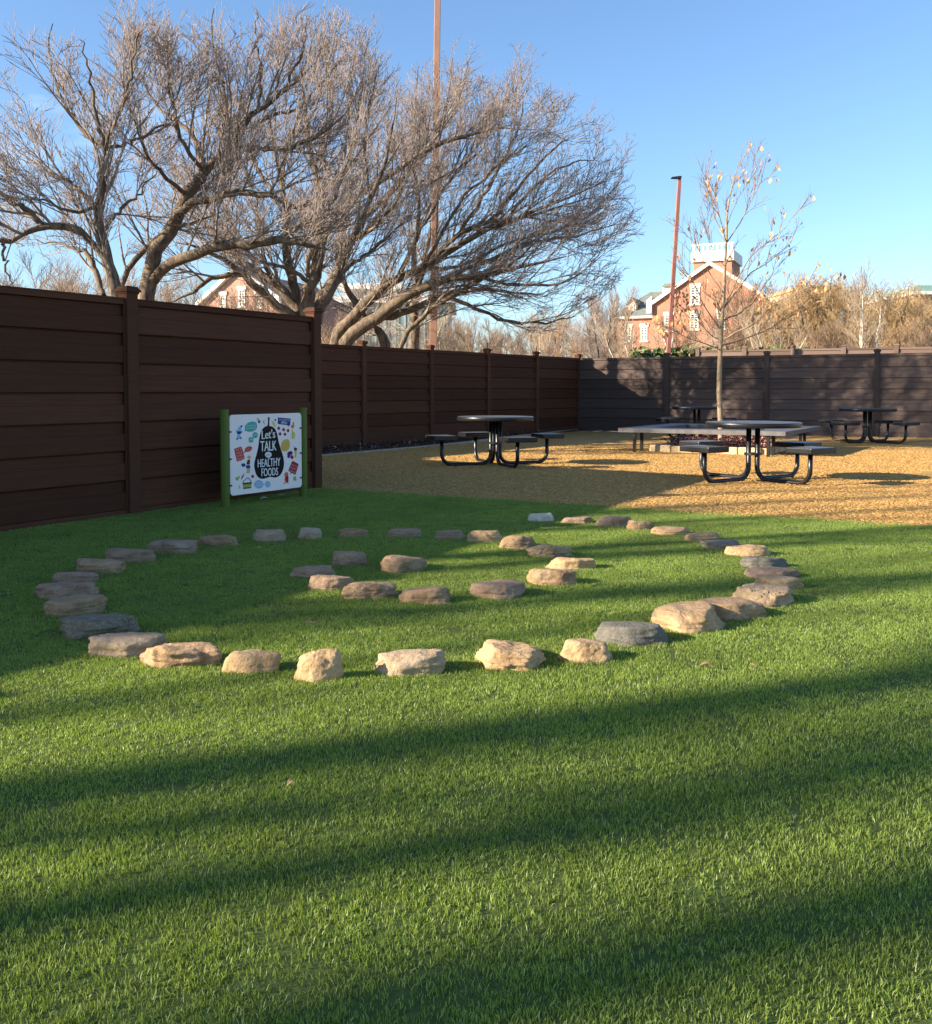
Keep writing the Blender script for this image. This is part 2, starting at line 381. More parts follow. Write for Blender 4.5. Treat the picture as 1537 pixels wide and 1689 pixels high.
def turf():
    r = np.random.default_rng(11); step = 0.115
    X, Y = np.meshgrid(np.arange(-5.6, 6.4, step), np.arange(0.7, 11.6, step), indexing='ij'); X = X.ravel(); Y = Y.ravel()
    X = X + r.uniform(-.05, .05, X.shape); Y = Y + r.uniform(-.05, .05, Y.shape)
    k = inside([(p.x, p.y) for p in TURF], X, Y) & (np.abs(X) < 0.56 * Y + 1.6)
    X, Y = X[k], Y[k]; n = len(X)
    g = np.array([noise.noise(Vector((x * 0.8, y * 0.8, 5))) + 0.6 * noise.noise(Vector((x * 3.1, y * 3.1, 9))) for x, y in zip(X, Y)])
    P = np.stack([X, Y, np.full(n, 0.004)], -1)
    s = np.stack([np.full(n, 1.0), np.full(n, 1.0), np.clip(1.0 + 0.28 * g, 0.65, 1.5)], -1)
    tl = np.stack([0.16 + 0.16 * g, 0.12 * np.roll(g, 3)])
    protos = [blade_clump(100 + i) for i in range(8)]
    # blades lean gently toward the left rear: tilt is applied in the clump's own frame, so build it from the turn
    rz = r.uniform(0, 2 * math.pi, n); lean = 0.22 + 0.12 * g
    tx = lean * np.cos(rz + 0.6); ty = -lean * np.sin(rz + 0.6)
    scatter('turf_grass', P, rz, s, r.integers(0, 8, n), protos, M_blade, (tx * 0 + 0.0, ty * 0), label='bright green artificial turf covering the play yard', cat='grass')
turf()

# loose chips over the mulch
def chips():
    r = np.random.default_rng(5)
    protos = []
    for s in range(5):
        n = 26; V = []; F = []; T = []
        for i in range(n):
            c = np.array([r.uniform(-.12, .12), r.uniform(-.12, .12), r.uniform(.0, .012)]); a = r.uniform(0, 6.28); l = r.uniform(.006, .018); w = r.uniform(.0018, .004)
            d = np.array([math.cos(a), math.sin(a), r.uniform(-.3, .3)]) * l; e = np.array([-math.sin(a), math.cos(a), 0]) * w; h = np.array([0, 0, r.uniform(.002, .005)])
            k = len(V); V += [c - d - e, c - d + e, c + d - e * .6, c + d + e * .6, c - d * .8 + h, c + d * .8 + h]
            F += [(k, k + 2, k + 5), (k, k + 5, k + 4), (k + 1, k + 4, k + 5), (k + 1, k + 5, k + 3), (k, k + 4, k + 1), (k + 2, k + 3, k + 5)]; T += [r.uniform()] * 6
        me = np_mesh('chip_patch', np.array(V), np.array(F)); vcol(me, 'tone', T); protos.append(me)
    n = 26000; u = r.uniform(0, 1, n)
    X = r.uniform(-3, 9, n); Y = 8.2 + 12.0 * u ** 1.5
    poly = [(p.x, p.y) for p in (TB0 + Vector((0, -.03, 0)), TB1 + tdir * 5 + Vector((0, -.03, 0)), Vector((12, 20, 0)), FENCE2[3], FENCE2[6])]
    k = inside(poly, X, Y) & (X < 0.53 * Y + .8)
    X, Y = X[k], Y[k]; n = len(X)
    scatter('wood_chips', np.stack([X, Y, np.zeros(n) + 0.002], -1), r.uniform(0, 6.28, n), r.uniform(.8, 1.4, n), r.integers(0, 5, n), protos, M_chip,
            label='loose golden shredded wood chips strewn over the picnic ground', cat='wood chips')
chips()

# ------------------------------------------------------------------ fences
PITCH_B = 0.268
def board_mesh(L):
    pr = [(-0.022, 0), (0.024, 0), (0.029, 0.004), (0.029, 0.148), (0.025, 0.153), (0.008, 0.158), (0.008, 0.252), (0.004, 0.256), (-0.004, 0.259), (-0.004, 0.272), (-0.012, 0.272), (-0.012, 0.259), (-0.022, 0.255)]
    bm = bmesh.new(); a = [bm.verts.new((0, p[0], p[1])) for p in pr]; b = [bm.verts.new((L, p[0], p[1])) for p in pr]
    n = len(pr); bm.faces.new(a); bm.faces.new(b[::-1])
    for i in range(n): bm.faces.new((a[i], b[i], b[(i + 1) % n], a[(i + 1) % n]))
    bmesh.ops.recalc_face_normals(bm, faces=bm.faces[:])
    me = bpy.data.meshes.new('board'); bm.to_mesh(me); bm.free(); return me
def post_parts(H, mat):
    bm = bmesh.new(); box(bm, -.064, .064, -.064, .064, -0.3, H); bevel(bm, .005)
    me = bpy.data.meshes.new('post'); bm.to_mesh(me); bm.free(); me.materials.append(mat)
    bm = bmesh.new()
    box(bm, -.071, .071, -.071, .071, H - .012, H + .006)
    box(bm, -.084, .084, -.084, .084, H + .006, H + .030)
    rings = [(.078, H + .030), (.066, H + .044), (.066, H + .054)]
    vr = [[bm.verts.new((sx * w, sy * w, z)) for sx, sy in ((-1, -1), (1, -1), (1, 1), (-1, 1))] for w, z in rings]
    top = bm.verts.new((0, 0, H + .066))
    bm.faces.new(vr[0][::-1])
    for a, b in zip(vr, vr[1:]):
        for i in range(4): bm.faces.new((a[i], a[(i + 1) % 4], b[(i + 1) % 4], b[i]))
    for i in range(4): bm.faces.new((vr[-1][i], vr[-1][(i + 1) % 4], top))
    mc = bpy.data.meshes.new('post_cap'); bm.to_mesh(mc); bm.free(); mc.materials.append(mat)
    return me, mc
def fence(name, pts, z0, label, flip=1, H=1.985, bm_=None, pm_=None, pins=(), rows=7, skip_posts=()):
    """visible face is on the side of +y of each panel's frame (flip = -1 turns it round)"""
    bm_ = bm_ or M_board; pm_ = pm_ or M_post
    root = empty(name, (pts[0].x, pts[0].y, z0), 0, label, 'fence')
    mp_, mc_ = post_parts(H + .052, pm_)
    a0 = Vector((pts[0].x, pts[0].y, 0)); cache = {}
    for i, p in enumerate(pts):
        d = (pts[min(i + 1, len(pts) - 1)] - pts[max(i - 1, 0)]); ang = math.atan2(d.y, d.x)
        if i in skip_posts: continue
        po = link('post', mp_, None, root); po.location = p - a0; po.rotation_euler = (0, 0, ang)
        c = link('post_cap', mc_, None, po)
        if i in pins:
            bm = bmesh.new(); tube(bm, [(0, 0, H + .11), (0, 0, H + .25)], .012, 8); bm_obj('metal_rod', bm, M_fixture, po)
    for p, q in zip(pts, pts[1:]):
        d = q - p; Ld = d.length; ang = math.atan2(d.y, d.x)
        if flip < 0: p, q = q, p; ang += math.pi
        L_ = Ld - 0.12; key = round(L_, 3)
        if key not in cache:
            m = board_mesh(L_); m.materials.append(bm_)
            b = bmesh.new(); box(b, 0, L_, -.034, .034, 0, .048); box(b, 0, L_, -.040, .040, .048, .060); r_ = bpy.data.meshes.new('top_rail'); b.to_mesh(r_); b.free(); r_.materials.append(bm_)
            b = bmesh.new(); box(b, 0, L_, -.03, .03, -.05, .052); k_ = bpy.data.meshes.new('kick_board'); b.to_mesh(k_); b.free(); k_.materials.append(bm_)
            b = bmesh.new()
            box(b, 0, .030, .0295, .038, 0.053, H - .062)
            g_ = bpy.data.meshes.new('edge_channel'); b.to_mesh(g_); b.free(); g_.materials.append(bm_)
            cache[key] = (m, r_, k_, g_)
        m, r_, k_, g_ = cache[key]; u = (q - p).normalized(); o0 = p - a0 + u * 0.06
        def put(nm, me, z, dx=0):
            o = link(nm, me, None, root); o.location = (o0.x + u.x * dx, o0.y + u.y * dx, z); o.rotation_euler = (0, 0, ang); return o
        put('kick_board', k_, 0)
        for k in range(rows): put('board', m, 0.054 + k * PITCH_B)
        put('top_rail', r_, H - .060)
        put('edge_channel', g_, 0, -.004); put('edge_channel', g_, 0, L_ - .026)
    return root
# for a panel p->q its +y is to the left of p->q; near fence runs away from the camera reversed
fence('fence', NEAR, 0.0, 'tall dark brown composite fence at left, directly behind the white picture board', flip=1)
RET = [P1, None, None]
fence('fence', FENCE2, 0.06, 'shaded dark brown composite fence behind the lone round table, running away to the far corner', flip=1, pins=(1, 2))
r1 = FENCE2[3] + (FENCE2[4] - FENCE2[3]) * 0.0
rd = Vector((-0.80, 0.60, 0)); RP = [P1, P1 + rd * 2.62, P1 + rd * 5.24]
fence('fence', RP, 0.0, 'short brown fence return leading back from the last near post', flip=-1, skip_posts=(0,))
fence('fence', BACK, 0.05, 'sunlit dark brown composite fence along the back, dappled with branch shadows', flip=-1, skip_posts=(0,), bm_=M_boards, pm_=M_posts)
o1, o2 = Vector((W(1150, 640, 33).x, 33, 0)), Vector((W(1660, 640, 29.5).x, 29.5, 0)); dd = (o2 - o1) / 6
fence('fence', [o1 + dd * k for k in range(7)], 0.50, 'paler outer fence whose top shows above the back fence at right', flip=-1, bm_=M_outer, pm_=M_outer, H=1.985)

# leaf bed and kerb along the shaded fence
KP = [G(470, 760), G(532, 753), G(695, 738.5), G(757, 732), G(842, 721.6), G(905, 714.5), G(955, 709.5), G(1000, 707.2)]
bm = bmesh.new()
for k, (a, b) in enumerate(zip(KP, KP[1:])):
    d = (b - a).normalized(); nrm = Vector((-d.y, d.x, 0)) * .04
    vs = []
    for p in (a, b):
        for q in (-1, 1):
            for z in (-.05, .035): vs.append(bm.verts.new((p.x + nrm.x * q, p.y + nrm.y * q, z)))
    for f in ((0, 1, 3, 2), (4, 6, 7, 5), (0, 4, 5, 1), (2, 3, 7, 6), (1, 5, 7, 3)): bm.faces.new([vs[i] for i in f])
bmesh.ops.remove_doubles(bm, verts=bm.verts[:], dist=.002); bmesh.ops.recalc_face_normals(bm, faces=bm.faces[:])
o = bm_obj('bed_kerb', bm, M_edging); o['kind'] = 'structure'
bed = [(p.x, p.y) for p in KP] + [(BACK[0].x + .3, BACK[0].y - .1), (FC.x, FC.y)] + [(p.x, p.y) for p in FENCE2[1:6]]
sheet('planting_bed', bed, 0.022, M_soil)
def litter_material():
    n = NT('dry_leaf_litter'); info = n.n('ShaderNodeAttribute'); info.attribute_name = 'tone'
    c = n.ramp(info.outputs['Fac'], [(0.0, (0.035, 0.018, 0.014)), (0.45, (0.10, 0.035, 0.03)), (0.75, (0.22, 0.12, 0.07)), (1.0, (0.62, 0.52, 0.40))])
    return n.bsdf(c, 0.8, None, 0, 0.2)
M_litter = litter_material()
def leaf_cloud(pts, size, r, up=0.4, tones=None):
    n = len(pts); nrm = r.normal(size=(n, 3)); nrm[:, 2] = np.abs(nrm[:, 2]) + up; nrm /= np.linalg.norm(nrm, axis=1)[:, None]
    t = np.cross(nrm, r.normal(size=(n, 3))); t /= np.linalg.norm(t, axis=1)[:, None]; b = np.cross(nrm, t)
    s = (size * r.uniform(.6, 1.3, n))[:, None]
    V = np.stack([pts - t * s, pts - b * s * .42 + nrm * s * .12, pts + t * s, pts + b * s * .42 + nrm * s * .12], 1).reshape(-1, 3)
    me = np_mesh('leaf_cloud', V, np.arange(4 * n).reshape(n, 4)); vcol(me, 'tone', np.repeat(r.uniform(0, 1, n) if tones is None else tones, 4)); return me
r5 = np.random.default_rng(21)
n = 9000; X = r5.uniform(-6, 5, n); Y = r5.uniform(13, 28, n); k = inside(bed, X, Y); X, Y = X[k], Y[k]
o = link('leaf_litter', leaf_cloud(np.stack([X, Y, 0.03 + 0.07 * r5.uniform(0, 1, len(X)) ** 2], -1), 0.035, r5, tones=r5.uniform(0, 1, len(X)) ** 2.2), M_litter)
tag(o, 'dark fallen leaves in the bed at the foot of the shaded fence', 'leaf litter', kind='stuff')
# ------------------------------------------------------------------ bare trees
def tubes_np(P, Rr, sides, r):
    """P (N,K,3) paths, Rr (N,K) radii -> V, F of open tubes"""
    N, K, _ = P.shape
    D = P[:, -1] - P[:, 0]; D /= np.linalg.norm(D, axis=1)[:, None] + 1e-9
    ref = np.where(np.abs(D[:, 2:3]) < 0.8, np.array([[0, 0, 1.0]]), np.array([[1.0, 0, 0]]))
    U = np.cross(D, ref); U /= np.linalg.norm(U, axis=1)[:, None] + 1e-9; Vv = np.cross(D, U)
    a = np.arange(sides) * 2 * math.pi / sides
    ring = U[:, None, :] * np.cos(a)[None, :, None] + Vv[:, None, :] * np.sin(a)[None, :, None]
    V = (P[:, :, None, :] + ring[:, None, :, :] * Rr[:, :, None, None]).reshape(-1, 3)
    base = (np.arange(N)[:, None, None] * K + np.arange(K - 1)[None, :, None]) * sides
    k = np.arange(sides)[None, None, :]; k2 = (k + 1) % sides
    F = np.stack([base + k, base + k2, base + sides + k2, base + sides + k], -1).reshape(-1, 4)
    return V, F
def norm(a): return a / (np.linalg.norm(a, axis=-1, keepdims=True) + 1e-9)
def children(P, Rr, n, r, t0=0.15, t1=1.0, ang=(30, 60), length=(1, 2), up=0.2, out=None, K=4, curl=0.25, wob=0.08, taper=0.25, rfac=0.62, rmin=0.004, tipfall=0.5, env=None, centre=None, ratio=None):
    """spawn n children on every parent path; returns their paths and radii"""
    N, Kp, _ = P.shape
    t = (np.arange(n)[None, :] + r.uniform(0, 1, (N, n))) / n * (t1 - t0) + t0
    x = t * (Kp - 1); i = np.clip(x.astype(int), 0, Kp - 2); f = (x - i)[..., None]; ar = np.arange(N)[:, None]
    S = P[ar, i] * (1 - f) + P[ar, i + 1] * f; T = norm(P[ar, i + 1] - P[ar, i]); rp = Rr[ar, i] * (1 - f[..., 0]) + Rr[ar, i + 1] * f[..., 0]
    S = S.reshape(-1, 3); T = T.reshape(-1, 3); rp = rp.ravel(); t = t.ravel(); M = len(S)
    q = norm(np.cross(T, r.normal(size=(M, 3)))); a = np.radians(r.uniform(ang[0], ang[1], M))[:, None]
    d = T * np.cos(a) + q * np.sin(a)
    if out is not None:
        o = norm(S - np.array(centre)[None, :]); d = norm(d + o * out)
    d = norm(d + np.array([[0, 0, up]]))
    Ln = r.uniform(length[0], length[1], M) * (1 - tipfall * t)
    if ratio is not None:
        pl = np.linalg.norm(P[:, -1] - P[:, 0], axis=1); Ln = np.minimum(Ln, np.repeat(pl, n) * ratio)
    bend = norm(np.cross(d, r.normal(size=(M, 3)))) * curl; upv = np.array([[0, 0, 1.0]]) * up * 0.8
    Q = np.zeros((M, K, 3)); Q[:, 0] = S; cur = d.copy(); step = (Ln / (K - 1))[:, None]
    for k in range(1, K):
        Q[:, k] = Q[:, k - 1] + cur * step; cur = norm(cur + (bend + upv) / (K - 1) + r.normal(size=(M, 3)) * wob)
    r0 = np.maximum(rp * rfac, rmin); RR = r0[:, None] * (1 - (1 - taper) * np.linspace(0, 1, K)[None, :]); RR = np.maximum(RR, rmin * 0.75)
    if env is not None:
        keep = env(Q[:, -1]); Q, RR = Q[keep], RR[keep]
    return Q, RR
def limb_path(pts, rad, K=14, r=None, wob=0.0):
    """smooth a hand-measured limb: Catmull-Rom through the points, resampled"""
    p = np.array([list(v) for v in pts], float); n = len(p)
    e = np.vstack([2 * p[0] - p[1], p, 2 * p[-1] - p[-2]]); out = []
    for u in np.linspace(0, n - 1 - 1e-6, K):
        i = int(u); f = u - i; a, b, c, d = e[i], e[i + 1], e[i + 2], e[i + 3]
        out.append(0.5 * ((2 * b) + (-a + c) * f + (2 * a - 5 * b + 4 * c - d) * f * f + (-a + 3 * b - 3 * c + d) * f ** 3))
    out = np.array(out)
    if r is not None and wob: out[1:] += r.normal(size=(K - 1, 3)) * wob
    rr = np.interp(np.linspace(0, 1, K), np.linspace(0, 1, len(rad)), rad)
    return out, rr
def mesh_of(name, parts, smooth=True):
    Vs, Fs, tp, off = [], [], [], 0
    for P, Rr, s, tip, r in parts:
        V, F = tubes_np(P, Rr, s, r); Vs.append(V); Fs.append(F + off); off += len(V); tp.append(np.full(len(V), tip))
    me = np_mesh(name, np.concatenate(Vs), np.concatenate(Fs), smooth); vcol(me, 'tip', np.concatenate(tp)); return me

def big_tree(seed, limbs, d0, label, centre, group='bare trees beyond the fence', dens=1.0, up=0.28, env=None, tm=None, wm=None, base=None, L1=(1.1, 2.3)):
    r = np.random.default_rng(seed); root = empty('bare_tree', base, 0, label, 'tree', group)
    LP, LR = [], []
    for pts, rad in limbs:
        ps = [W(p[0], p[1], d0 + (p[2] * .55 if len(p) > 2 else 0)) - Vector(base) for p in pts]
        rad = list(rad); rad[-1] = min(rad[-1], .009); a, b = limb_path(ps, rad, 18, r, 0.02); LP.append(a); LR.append(b)
    P0_ = np.array(LP); R0_ = np.array(LR)
    me = mesh_of('trunk', [(P0_, R0_, 9, 0.0, r)]); link('trunk', me, tm or M_trunk, root)
    cen = np.array(centre) - np.array(base); e2 = (lambda q: env(q + np.array(base))) if env else None
    kw = dict(env=e2, centre=cen)
    lens = np.linalg.norm(np.diff(P0_, axis=1), axis=2).sum(1); reps = []
    A, RA = [], []
    for i in range(len(P0_)):
        n = max(2, int(lens[i] * 2.5 * dens)); q, rr = children(P0_[i:i + 1], np.minimum(R0_[i:i + 1], 0.05), n, r, 0.2, 1.0, (25, 60), L1, up, 0.42, 7, 0.32, 0.08, 0.2, 0.55, 0.008, 0.30, **kw); A.append(q); RA.append(rr)
    A = np.concatenate(A); RA = np.concatenate(RA)
    B, RB = children(A, RA, int(8 * dens), r, 0.10, 1.0, (24, 58), (0.5, 1.3), up * .7, 0.30, 6, 0.28, 0.09, 0.25, 0.6, 0.0062, 0.45, ratio=0.75, **kw)
    C, RC = children(B, RB, int(5.6 * dens), r, 0.12, 1.0, (24, 58), (0.25, 0.62), up * .6, 0.22, 4, 0.28, 0.11, 0.3, 0.62, 0.0056, 0.35, ratio=0.75, **kw)
    Dd, RD = children(C, RC, 2, r, 0.2, 1.0, (20, 55), (0.12, 0.26), up * .8, 0.1, 2, 0.2, 0.15, 0.6, 0.7, 0.0052, 0.2, **kw)
    me = mesh_of('crown', [(A, RA, 5, 0.0, r), (B, RB, 4, 0.15, r), (C, RC, 3, 0.55, r), (Dd, RD, 3, 1.0, r)])
    link('crown', me, wm or M_twig, root)
    return root

def px_env(poly, d0):
    """crown envelope: the crown's outline seen square on, in metres, and rounded off in depth"""
    P = [W(x, y, d0) for x, y in poly]; pp = [(p.x, p.z) for p in P]
    xs = [p[0] for p in pp]; xm, hw = (min(xs) + max(xs)) / 2, (max(xs) - min(xs)) / 2
    def f(q):
        dep = 4.4 * np.sqrt(np.clip(1.05 - ((q[:, 0] - xm) / hw) ** 2, 0.2, 1))
        return inside(pp, q[:, 0], q[:, 2]) & (np.abs(q[:, 1] - d0) < dep)
    return f
dA = 16.0
TA = [([(194, 560), (193, 500), (182, 440), (166, 380), (163, 340), (171, 285), (174, 246)], [.14, .115, .10, .085, .075, .062, .05]),
      ([(168, 422), (150, 396, -.2), (125, 377, -.4), (97, 373, -.6), (68, 376, -.8), (25, 392, -1.1), (0, 398, -1.3), (-60, 400, -1.7)], [.085, .075, .07, .06, .05, .042, .03]),
      ([(5, 397, -1.3), (8, 430, -1.3), (16, 470, -1.4)], [.03, .022]),
      ([(68, 370, -.8), (43, 347, -1), (0, 315, -1.2), (-50, 240, -1.4)], [.05, .04, .02]),
      ([(156, 343), (136, 320, .3), (118, 306, .5), (72, 279, .9), (21, 243, 1.2)], [.055, .04, .02]),
      ([(170, 490), (158, 455, .4), (143, 422, .6), (118, 408, 1.0), (60, 395, 1.4)], [.06, .045, .02]),
      ([(174, 246), (134, 215, .4), (112, 180, .6), (85, 120, .9), (84, 46, 1.0)], [.045, .03, .012]),
      ([(174, 246), (186, 205, -.3), (204, 165, -.6), (216, 120, -.9), (230, 50, -1.1)], [.045, .03, .012]),
      ([(176, 243), (211, 237, .2), (240, 220, .3), (275, 195, .5), (300, 120, .6)], [.04, .025, .012]),
      ([(166, 380), (200, 345, .9), (225, 320, 1.3), (260, 280, 1.6)], [.04, .025, .012]),
      ([(174, 246), (160, 200, -.5), (150, 130, -.8), (130, 60, -1.0)], [.04, .025, .012]),
      ([(163, 340), (120, 350, -.8), (70, 330, -1.4), (20, 330, -1.9)], [.035, .02, .012])]
envA = px_env([(-260, 480), (-220, 200), (-60, 170), (5, 180), (40, 120), (75, 55), (135, 55), (180, 70), (225, 30), (330, 40), (380, 200), (330, 330), (300, 480), (120, 620)], dA)
bA = W(194, 640, dA); big_tree(31, TA, dA, 'bare grey tree farthest left, with a thick limb arching low to the left', (bA.x, dA, 3.0), env=envA, base=(bA.x, dA, 0), dens=1.08)
dB = 17.6
TB = [([(238, 560), (240, 490), (250, 429), (279, 379), (311, 322), (336, 286), (365, 254), (397, 218), (426, 179), (469, 150), (519, 108)], [.19, .165, .145, .125, .108, .095, .08, .068, .05, .035, .015]),
      ([(243, 468), (272, 442, -.2), (322, 418, -.5), (379, 404, -.9), (422, 400, -1.2), (461, 397, -1.4), (500, 401, -1.6), (545, 412, -1.8)], [.115, .105, .095, .085, .075, .06, .04]),
      ([(281, 377), (300, 345, -.3), (347, 326, -.7), (400, 318, -1.1), (447, 327, -1.4), (490, 340, -1.7), (540, 335, -2)], [.08, .07, .06, .045, .02]),
      ([(329, 296), (329, 280, .2), (326, 243, .5), (304, 207, .8), (261, 179, 1.1), (225, 110, 1.3)], [.06, .05, .035, .015]),
      ([(202, 500, .3), (202, 462, .3), (229, 420, .4), (272, 386, .5), (311, 370, .7), (370, 350, 1.1)], [.06, .055, .05, .04, .015]),
      ([(375, 245), (376, 190, .4), (365, 130, .6), (350, 60, .8), (352, 10, 1)], [.045, .03, .012]),
      ([(393, 245), (420, 246, -.4), (447, 246, -.7), (483, 243, -1.1), (545, 210, -1.6), (590, 150, -2)], [.05, .045, .035, .015]),
      ([(426, 180), (430, 120, .5), (420, 60, .8), (425, 15, 1)], [.035, .025, .010]),
      ([(469, 150), (500, 80, -.4), (505, 25, -.6)], [.028, .02, .010]),
      ([(336, 286), (300, 230, -.8), (280, 150, -1.4), (275, 60, -1.8)], [.045, .03, .012]),
      ([(311, 322), (270, 290, -1.0), (240, 250, -1.6), (215, 180, -2.2)], [.045, .03, .012]),
      ([(397, 218), (450, 190, 1.0), (500, 170, 1.6), (560, 100, 2.2)], [.04, .03, .012])]
envB = px_env([(150, 440), (175, 240), (200, 110), (225, 40), (330, 22), (420, 24), (512, 40), (590, 80), (635, 125), (650, 260), (630, 420), (440, 470), (360, 400), (250, 560)], dB)
bB = W(240, 640, dB); big_tree(32, TB, dB, 'bare forked tree rising just right of the first fence post cap, one trunk leaning right', (bB.x + 1.2, dB, 3.0), env=envB, base=(bB.x, dB, 0), dens=1.08)
dC = 20.5
TC = [([(498, 640), (494, 526), (478, 494), (446, 463), (409, 437), (375, 410), (340, 372), (322, 330), (300, 250)], [.17, .13, .115, .10, .085, .07, .05, .03, .015]),
      ([(484, 560, -.3), (483, 526, -.3), (449, 497, -.7), (423, 474, -1), (397, 449, -1.3), (350, 418, -1.7), (290, 400, -2.2)], [.12, .10, .09, .075, .05, .02]),
      ([(492, 540, .3), (486, 483, .4), (479, 449, .6), (474, 420, .8), (470, 340, 1), (455, 250, 1.2), (430, 130, 1.4)], [.12, .11, .10, .09, .07, .045, .015]),
      ([(502, 540, -.2), (508, 495, -.3), (514, 470, -.4), (521, 437, -.5), (528, 370, -.6), (520, 280, -.8), (500, 180, -1), (492, 60, -1.2)], [.16, .15, .14, .13, .10, .07, .04, .012]),
      ([(512, 540, .2), (524, 510, .3), (540, 483, .4), (553, 457, .6), (577, 400, .8), (610, 330, 1.2), (640, 250, 1.6), (655, 150, 2)], [.15, .14, .13, .115, .09, .06, .035, .012]),
      ([(400, 452, -1.2), (376, 454, -1.4), (343, 461, -1.6), (318, 480, -1.8), (279, 500, -2)], [.06, .055, .045, .02]),
      ([(528, 370, -.6), (560, 300, -1.2), (585, 220, -1.8), (600, 110, -2.2)], [.06, .04, .012]),
      ([(470, 340, 1), (430, 290, 1.5), (400, 220, 2), (390, 120, 2.4)], [.05, .035, .012]),
      ([(446, 463), (430, 400, .8), (420, 330, 1.3), (400, 270, 1.8)], [.05, .035, .012]),
      ([(520, 280, -.8), (545, 200, -.4), (550, 90, 0)], [.05, .03, .012]),
      ([(577, 400, .8), (620, 370, .2), (660, 320, -.3), (690, 250, -.7)], [.05, .035, .012]),
      ([(553, 457, .6), (590, 430, 1.6), (640, 390, 2.4), (690, 340, 3)], [.05, .035, .012]),
      ([(610, 330, 1.2), (600, 250, .4), (610, 170, -.3), (622, 110, -.8)], [.04, .03, .012]),
      ([(514, 470, -.4), (470, 440, -1.6), (420, 425, -2.4), (360, 360, -3)], [.05, .035, .012])]
envC = px_env([(255, 470), (235, 300), (290, 110), (400, 45), (505, 30), (600, 66), (700, 90), (725, 300), (670, 440), (560, 500), (480, 520), (300, 520)], dC)
bC = W(498, 640, dC); big_tree(33, TC, dC, 'bare multi-stemmed tree rising behind the second fence post cap', (bC.x, dC, 3.0), env=envC, base=(bC.x, dC, 0), dens=1.0)
dD = 23.5
TD = [([(575, 723), (565, 640), (548, 570), (586, 519), (618, 487), (654, 462), (700, 440), (760, 402), (830, 368), (900, 348), (975, 325)], [.30, .24, .15, .14, .13, .11, .095, .08, .06, .04, .015]),
      ([(575, 640), (566, 568, -.3), (607, 533, -.5), (650, 501, -.8), (686, 479, -1.1), (733, 462, -1.4), (786, 458, -1.8), (850, 440, -2.3), (935, 425, -2.8)], [.2, .17, .16, .14, .12, .10, .08, .05, .02]),
      ([(600, 540, .2), (612, 523, .3), (643, 522, .5), (686, 508, .9), (729, 487, 1.3), (779, 476, 1.7), (833, 482, 2.1), (895, 488, 2.4)], [.11, .10, .09, .075, .05, .02]),
      ([(640, 640, -.6), (661, 569, -.6), (679, 540, -.7), (700, 519, -.8), (743, 490, -1.2), (786, 465, -1.6), (850, 430, -2.2), (900, 380, -2.6)], [.07, .065, .06, .05, .04, .015]),
      ([(612, 660, .6), (634, 572, .6), (614, 537, .7), (593, 517, .8), (575, 480, 1), (560, 420, 1.2), (565, 330, 1.5)], [.14, .13, .12, .10, .07, .04, .015]),
      ([(505, 600, .4), (521, 501, .4), (546, 465, .5), (590, 380, .9), (650, 310, 1.3), (700, 250, 1.7), (750, 180, 2.1), (775, 100, 2.4)], [.14, .12, .11, .09, .07, .05, .03, .012]),
      ([(507, 455, -.4), (512, 418, -.5), (571, 342, -1), (636, 293, -1.5), (700, 250, -2), (755, 225, -2.4), (820, 210, -2.8), (885, 215, -3.1)], [.09, .085, .075, .06, .05, .03, .012]),
      ([(600, 385, .8), (654, 308, 1.1), (700, 250, 1.4), (735, 180, 1.7), (745, 95, 1.9)], [.06, .05, .03, .012]),
      ([(700, 440), (715, 422), (758, 386, -.6), (811, 365, -1.1), (858, 358, -1.6), (920, 335, -2.2), (1000, 300, -2.8)], [.07, .06, .05, .04, .015]),
      ([(733, 462, -1.4), (775, 440, -.9), (822, 422, -.5), (886, 397, 0), (945, 388, .5), (1015, 370, 1)], [.06, .05, .04, .03, .012]),
      ([(743, 488, 1.3), (786, 510, 1.6), (840, 530, 2), (895, 532, 2.4), (950, 520, 2.6)], [.06, .045, .035, .015]),
      ([(690, 470, .4), (683, 420, .8), (690, 340, 1.2), (680, 240, 1.6), (690, 110, 2)], [.07, .06, .04, .012]),
      ([(758, 386, -.6), (810, 300, -1.2), (850, 220, -1.8), (870, 150, -2.2)], [.05, .035, .012]),
      ([(811, 365, -1.1), (870, 290, -.4), (920, 240, .2), (945, 225, .6)], [.045, .03, .012]),
      ([(830, 368), (890, 300, .8), (940, 270, 1.4), (990, 265, 1.9)], [.045, .03, .012]),
      ([(786, 458, -1.8), (860, 470, -2.6), (930, 465, -3.2), (985, 430, -3.7)], [.045, .03, .012]),
      ([(650, 310, 1.3), (720, 300, 2.2), (790, 250, 3.0), (830, 170, 3.6)], [.045, .03, .012]),
      ([(654, 462), (690, 390, 1.2), (725, 320, 2.0), (765, 270, 2.6), (800, 190, 3.0)], [.06, .05, .035, .012]),
      ([(686, 479, -1.1), (720, 400, -1.8), (760, 330, -2.6), (815, 280, -3.4), (870, 240, -4)], [.05, .04, .03, .012]),
      ([(636, 293, -1.5), (680, 300, -.8), (730, 290, -.2), (780, 250, .5)], [.04, .03, .012]),
      ([(700, 440), (760, 440, 1.5), (840, 400, 2.6), (920, 380, 3.4), (1000, 340, 4.2)], [.05, .035, .012])]
envD = px_env([(470, 470), (480, 320), (520, 120), (590, 60), (640, 80), (690, 68), (775, 72), (850, 118), (915, 175), (990, 235), (1058, 300), (1075, 380), (1040, 455), (985, 500), (940, 540), (860, 555), (780, 540), (700, 520), (560, 560)], dD)
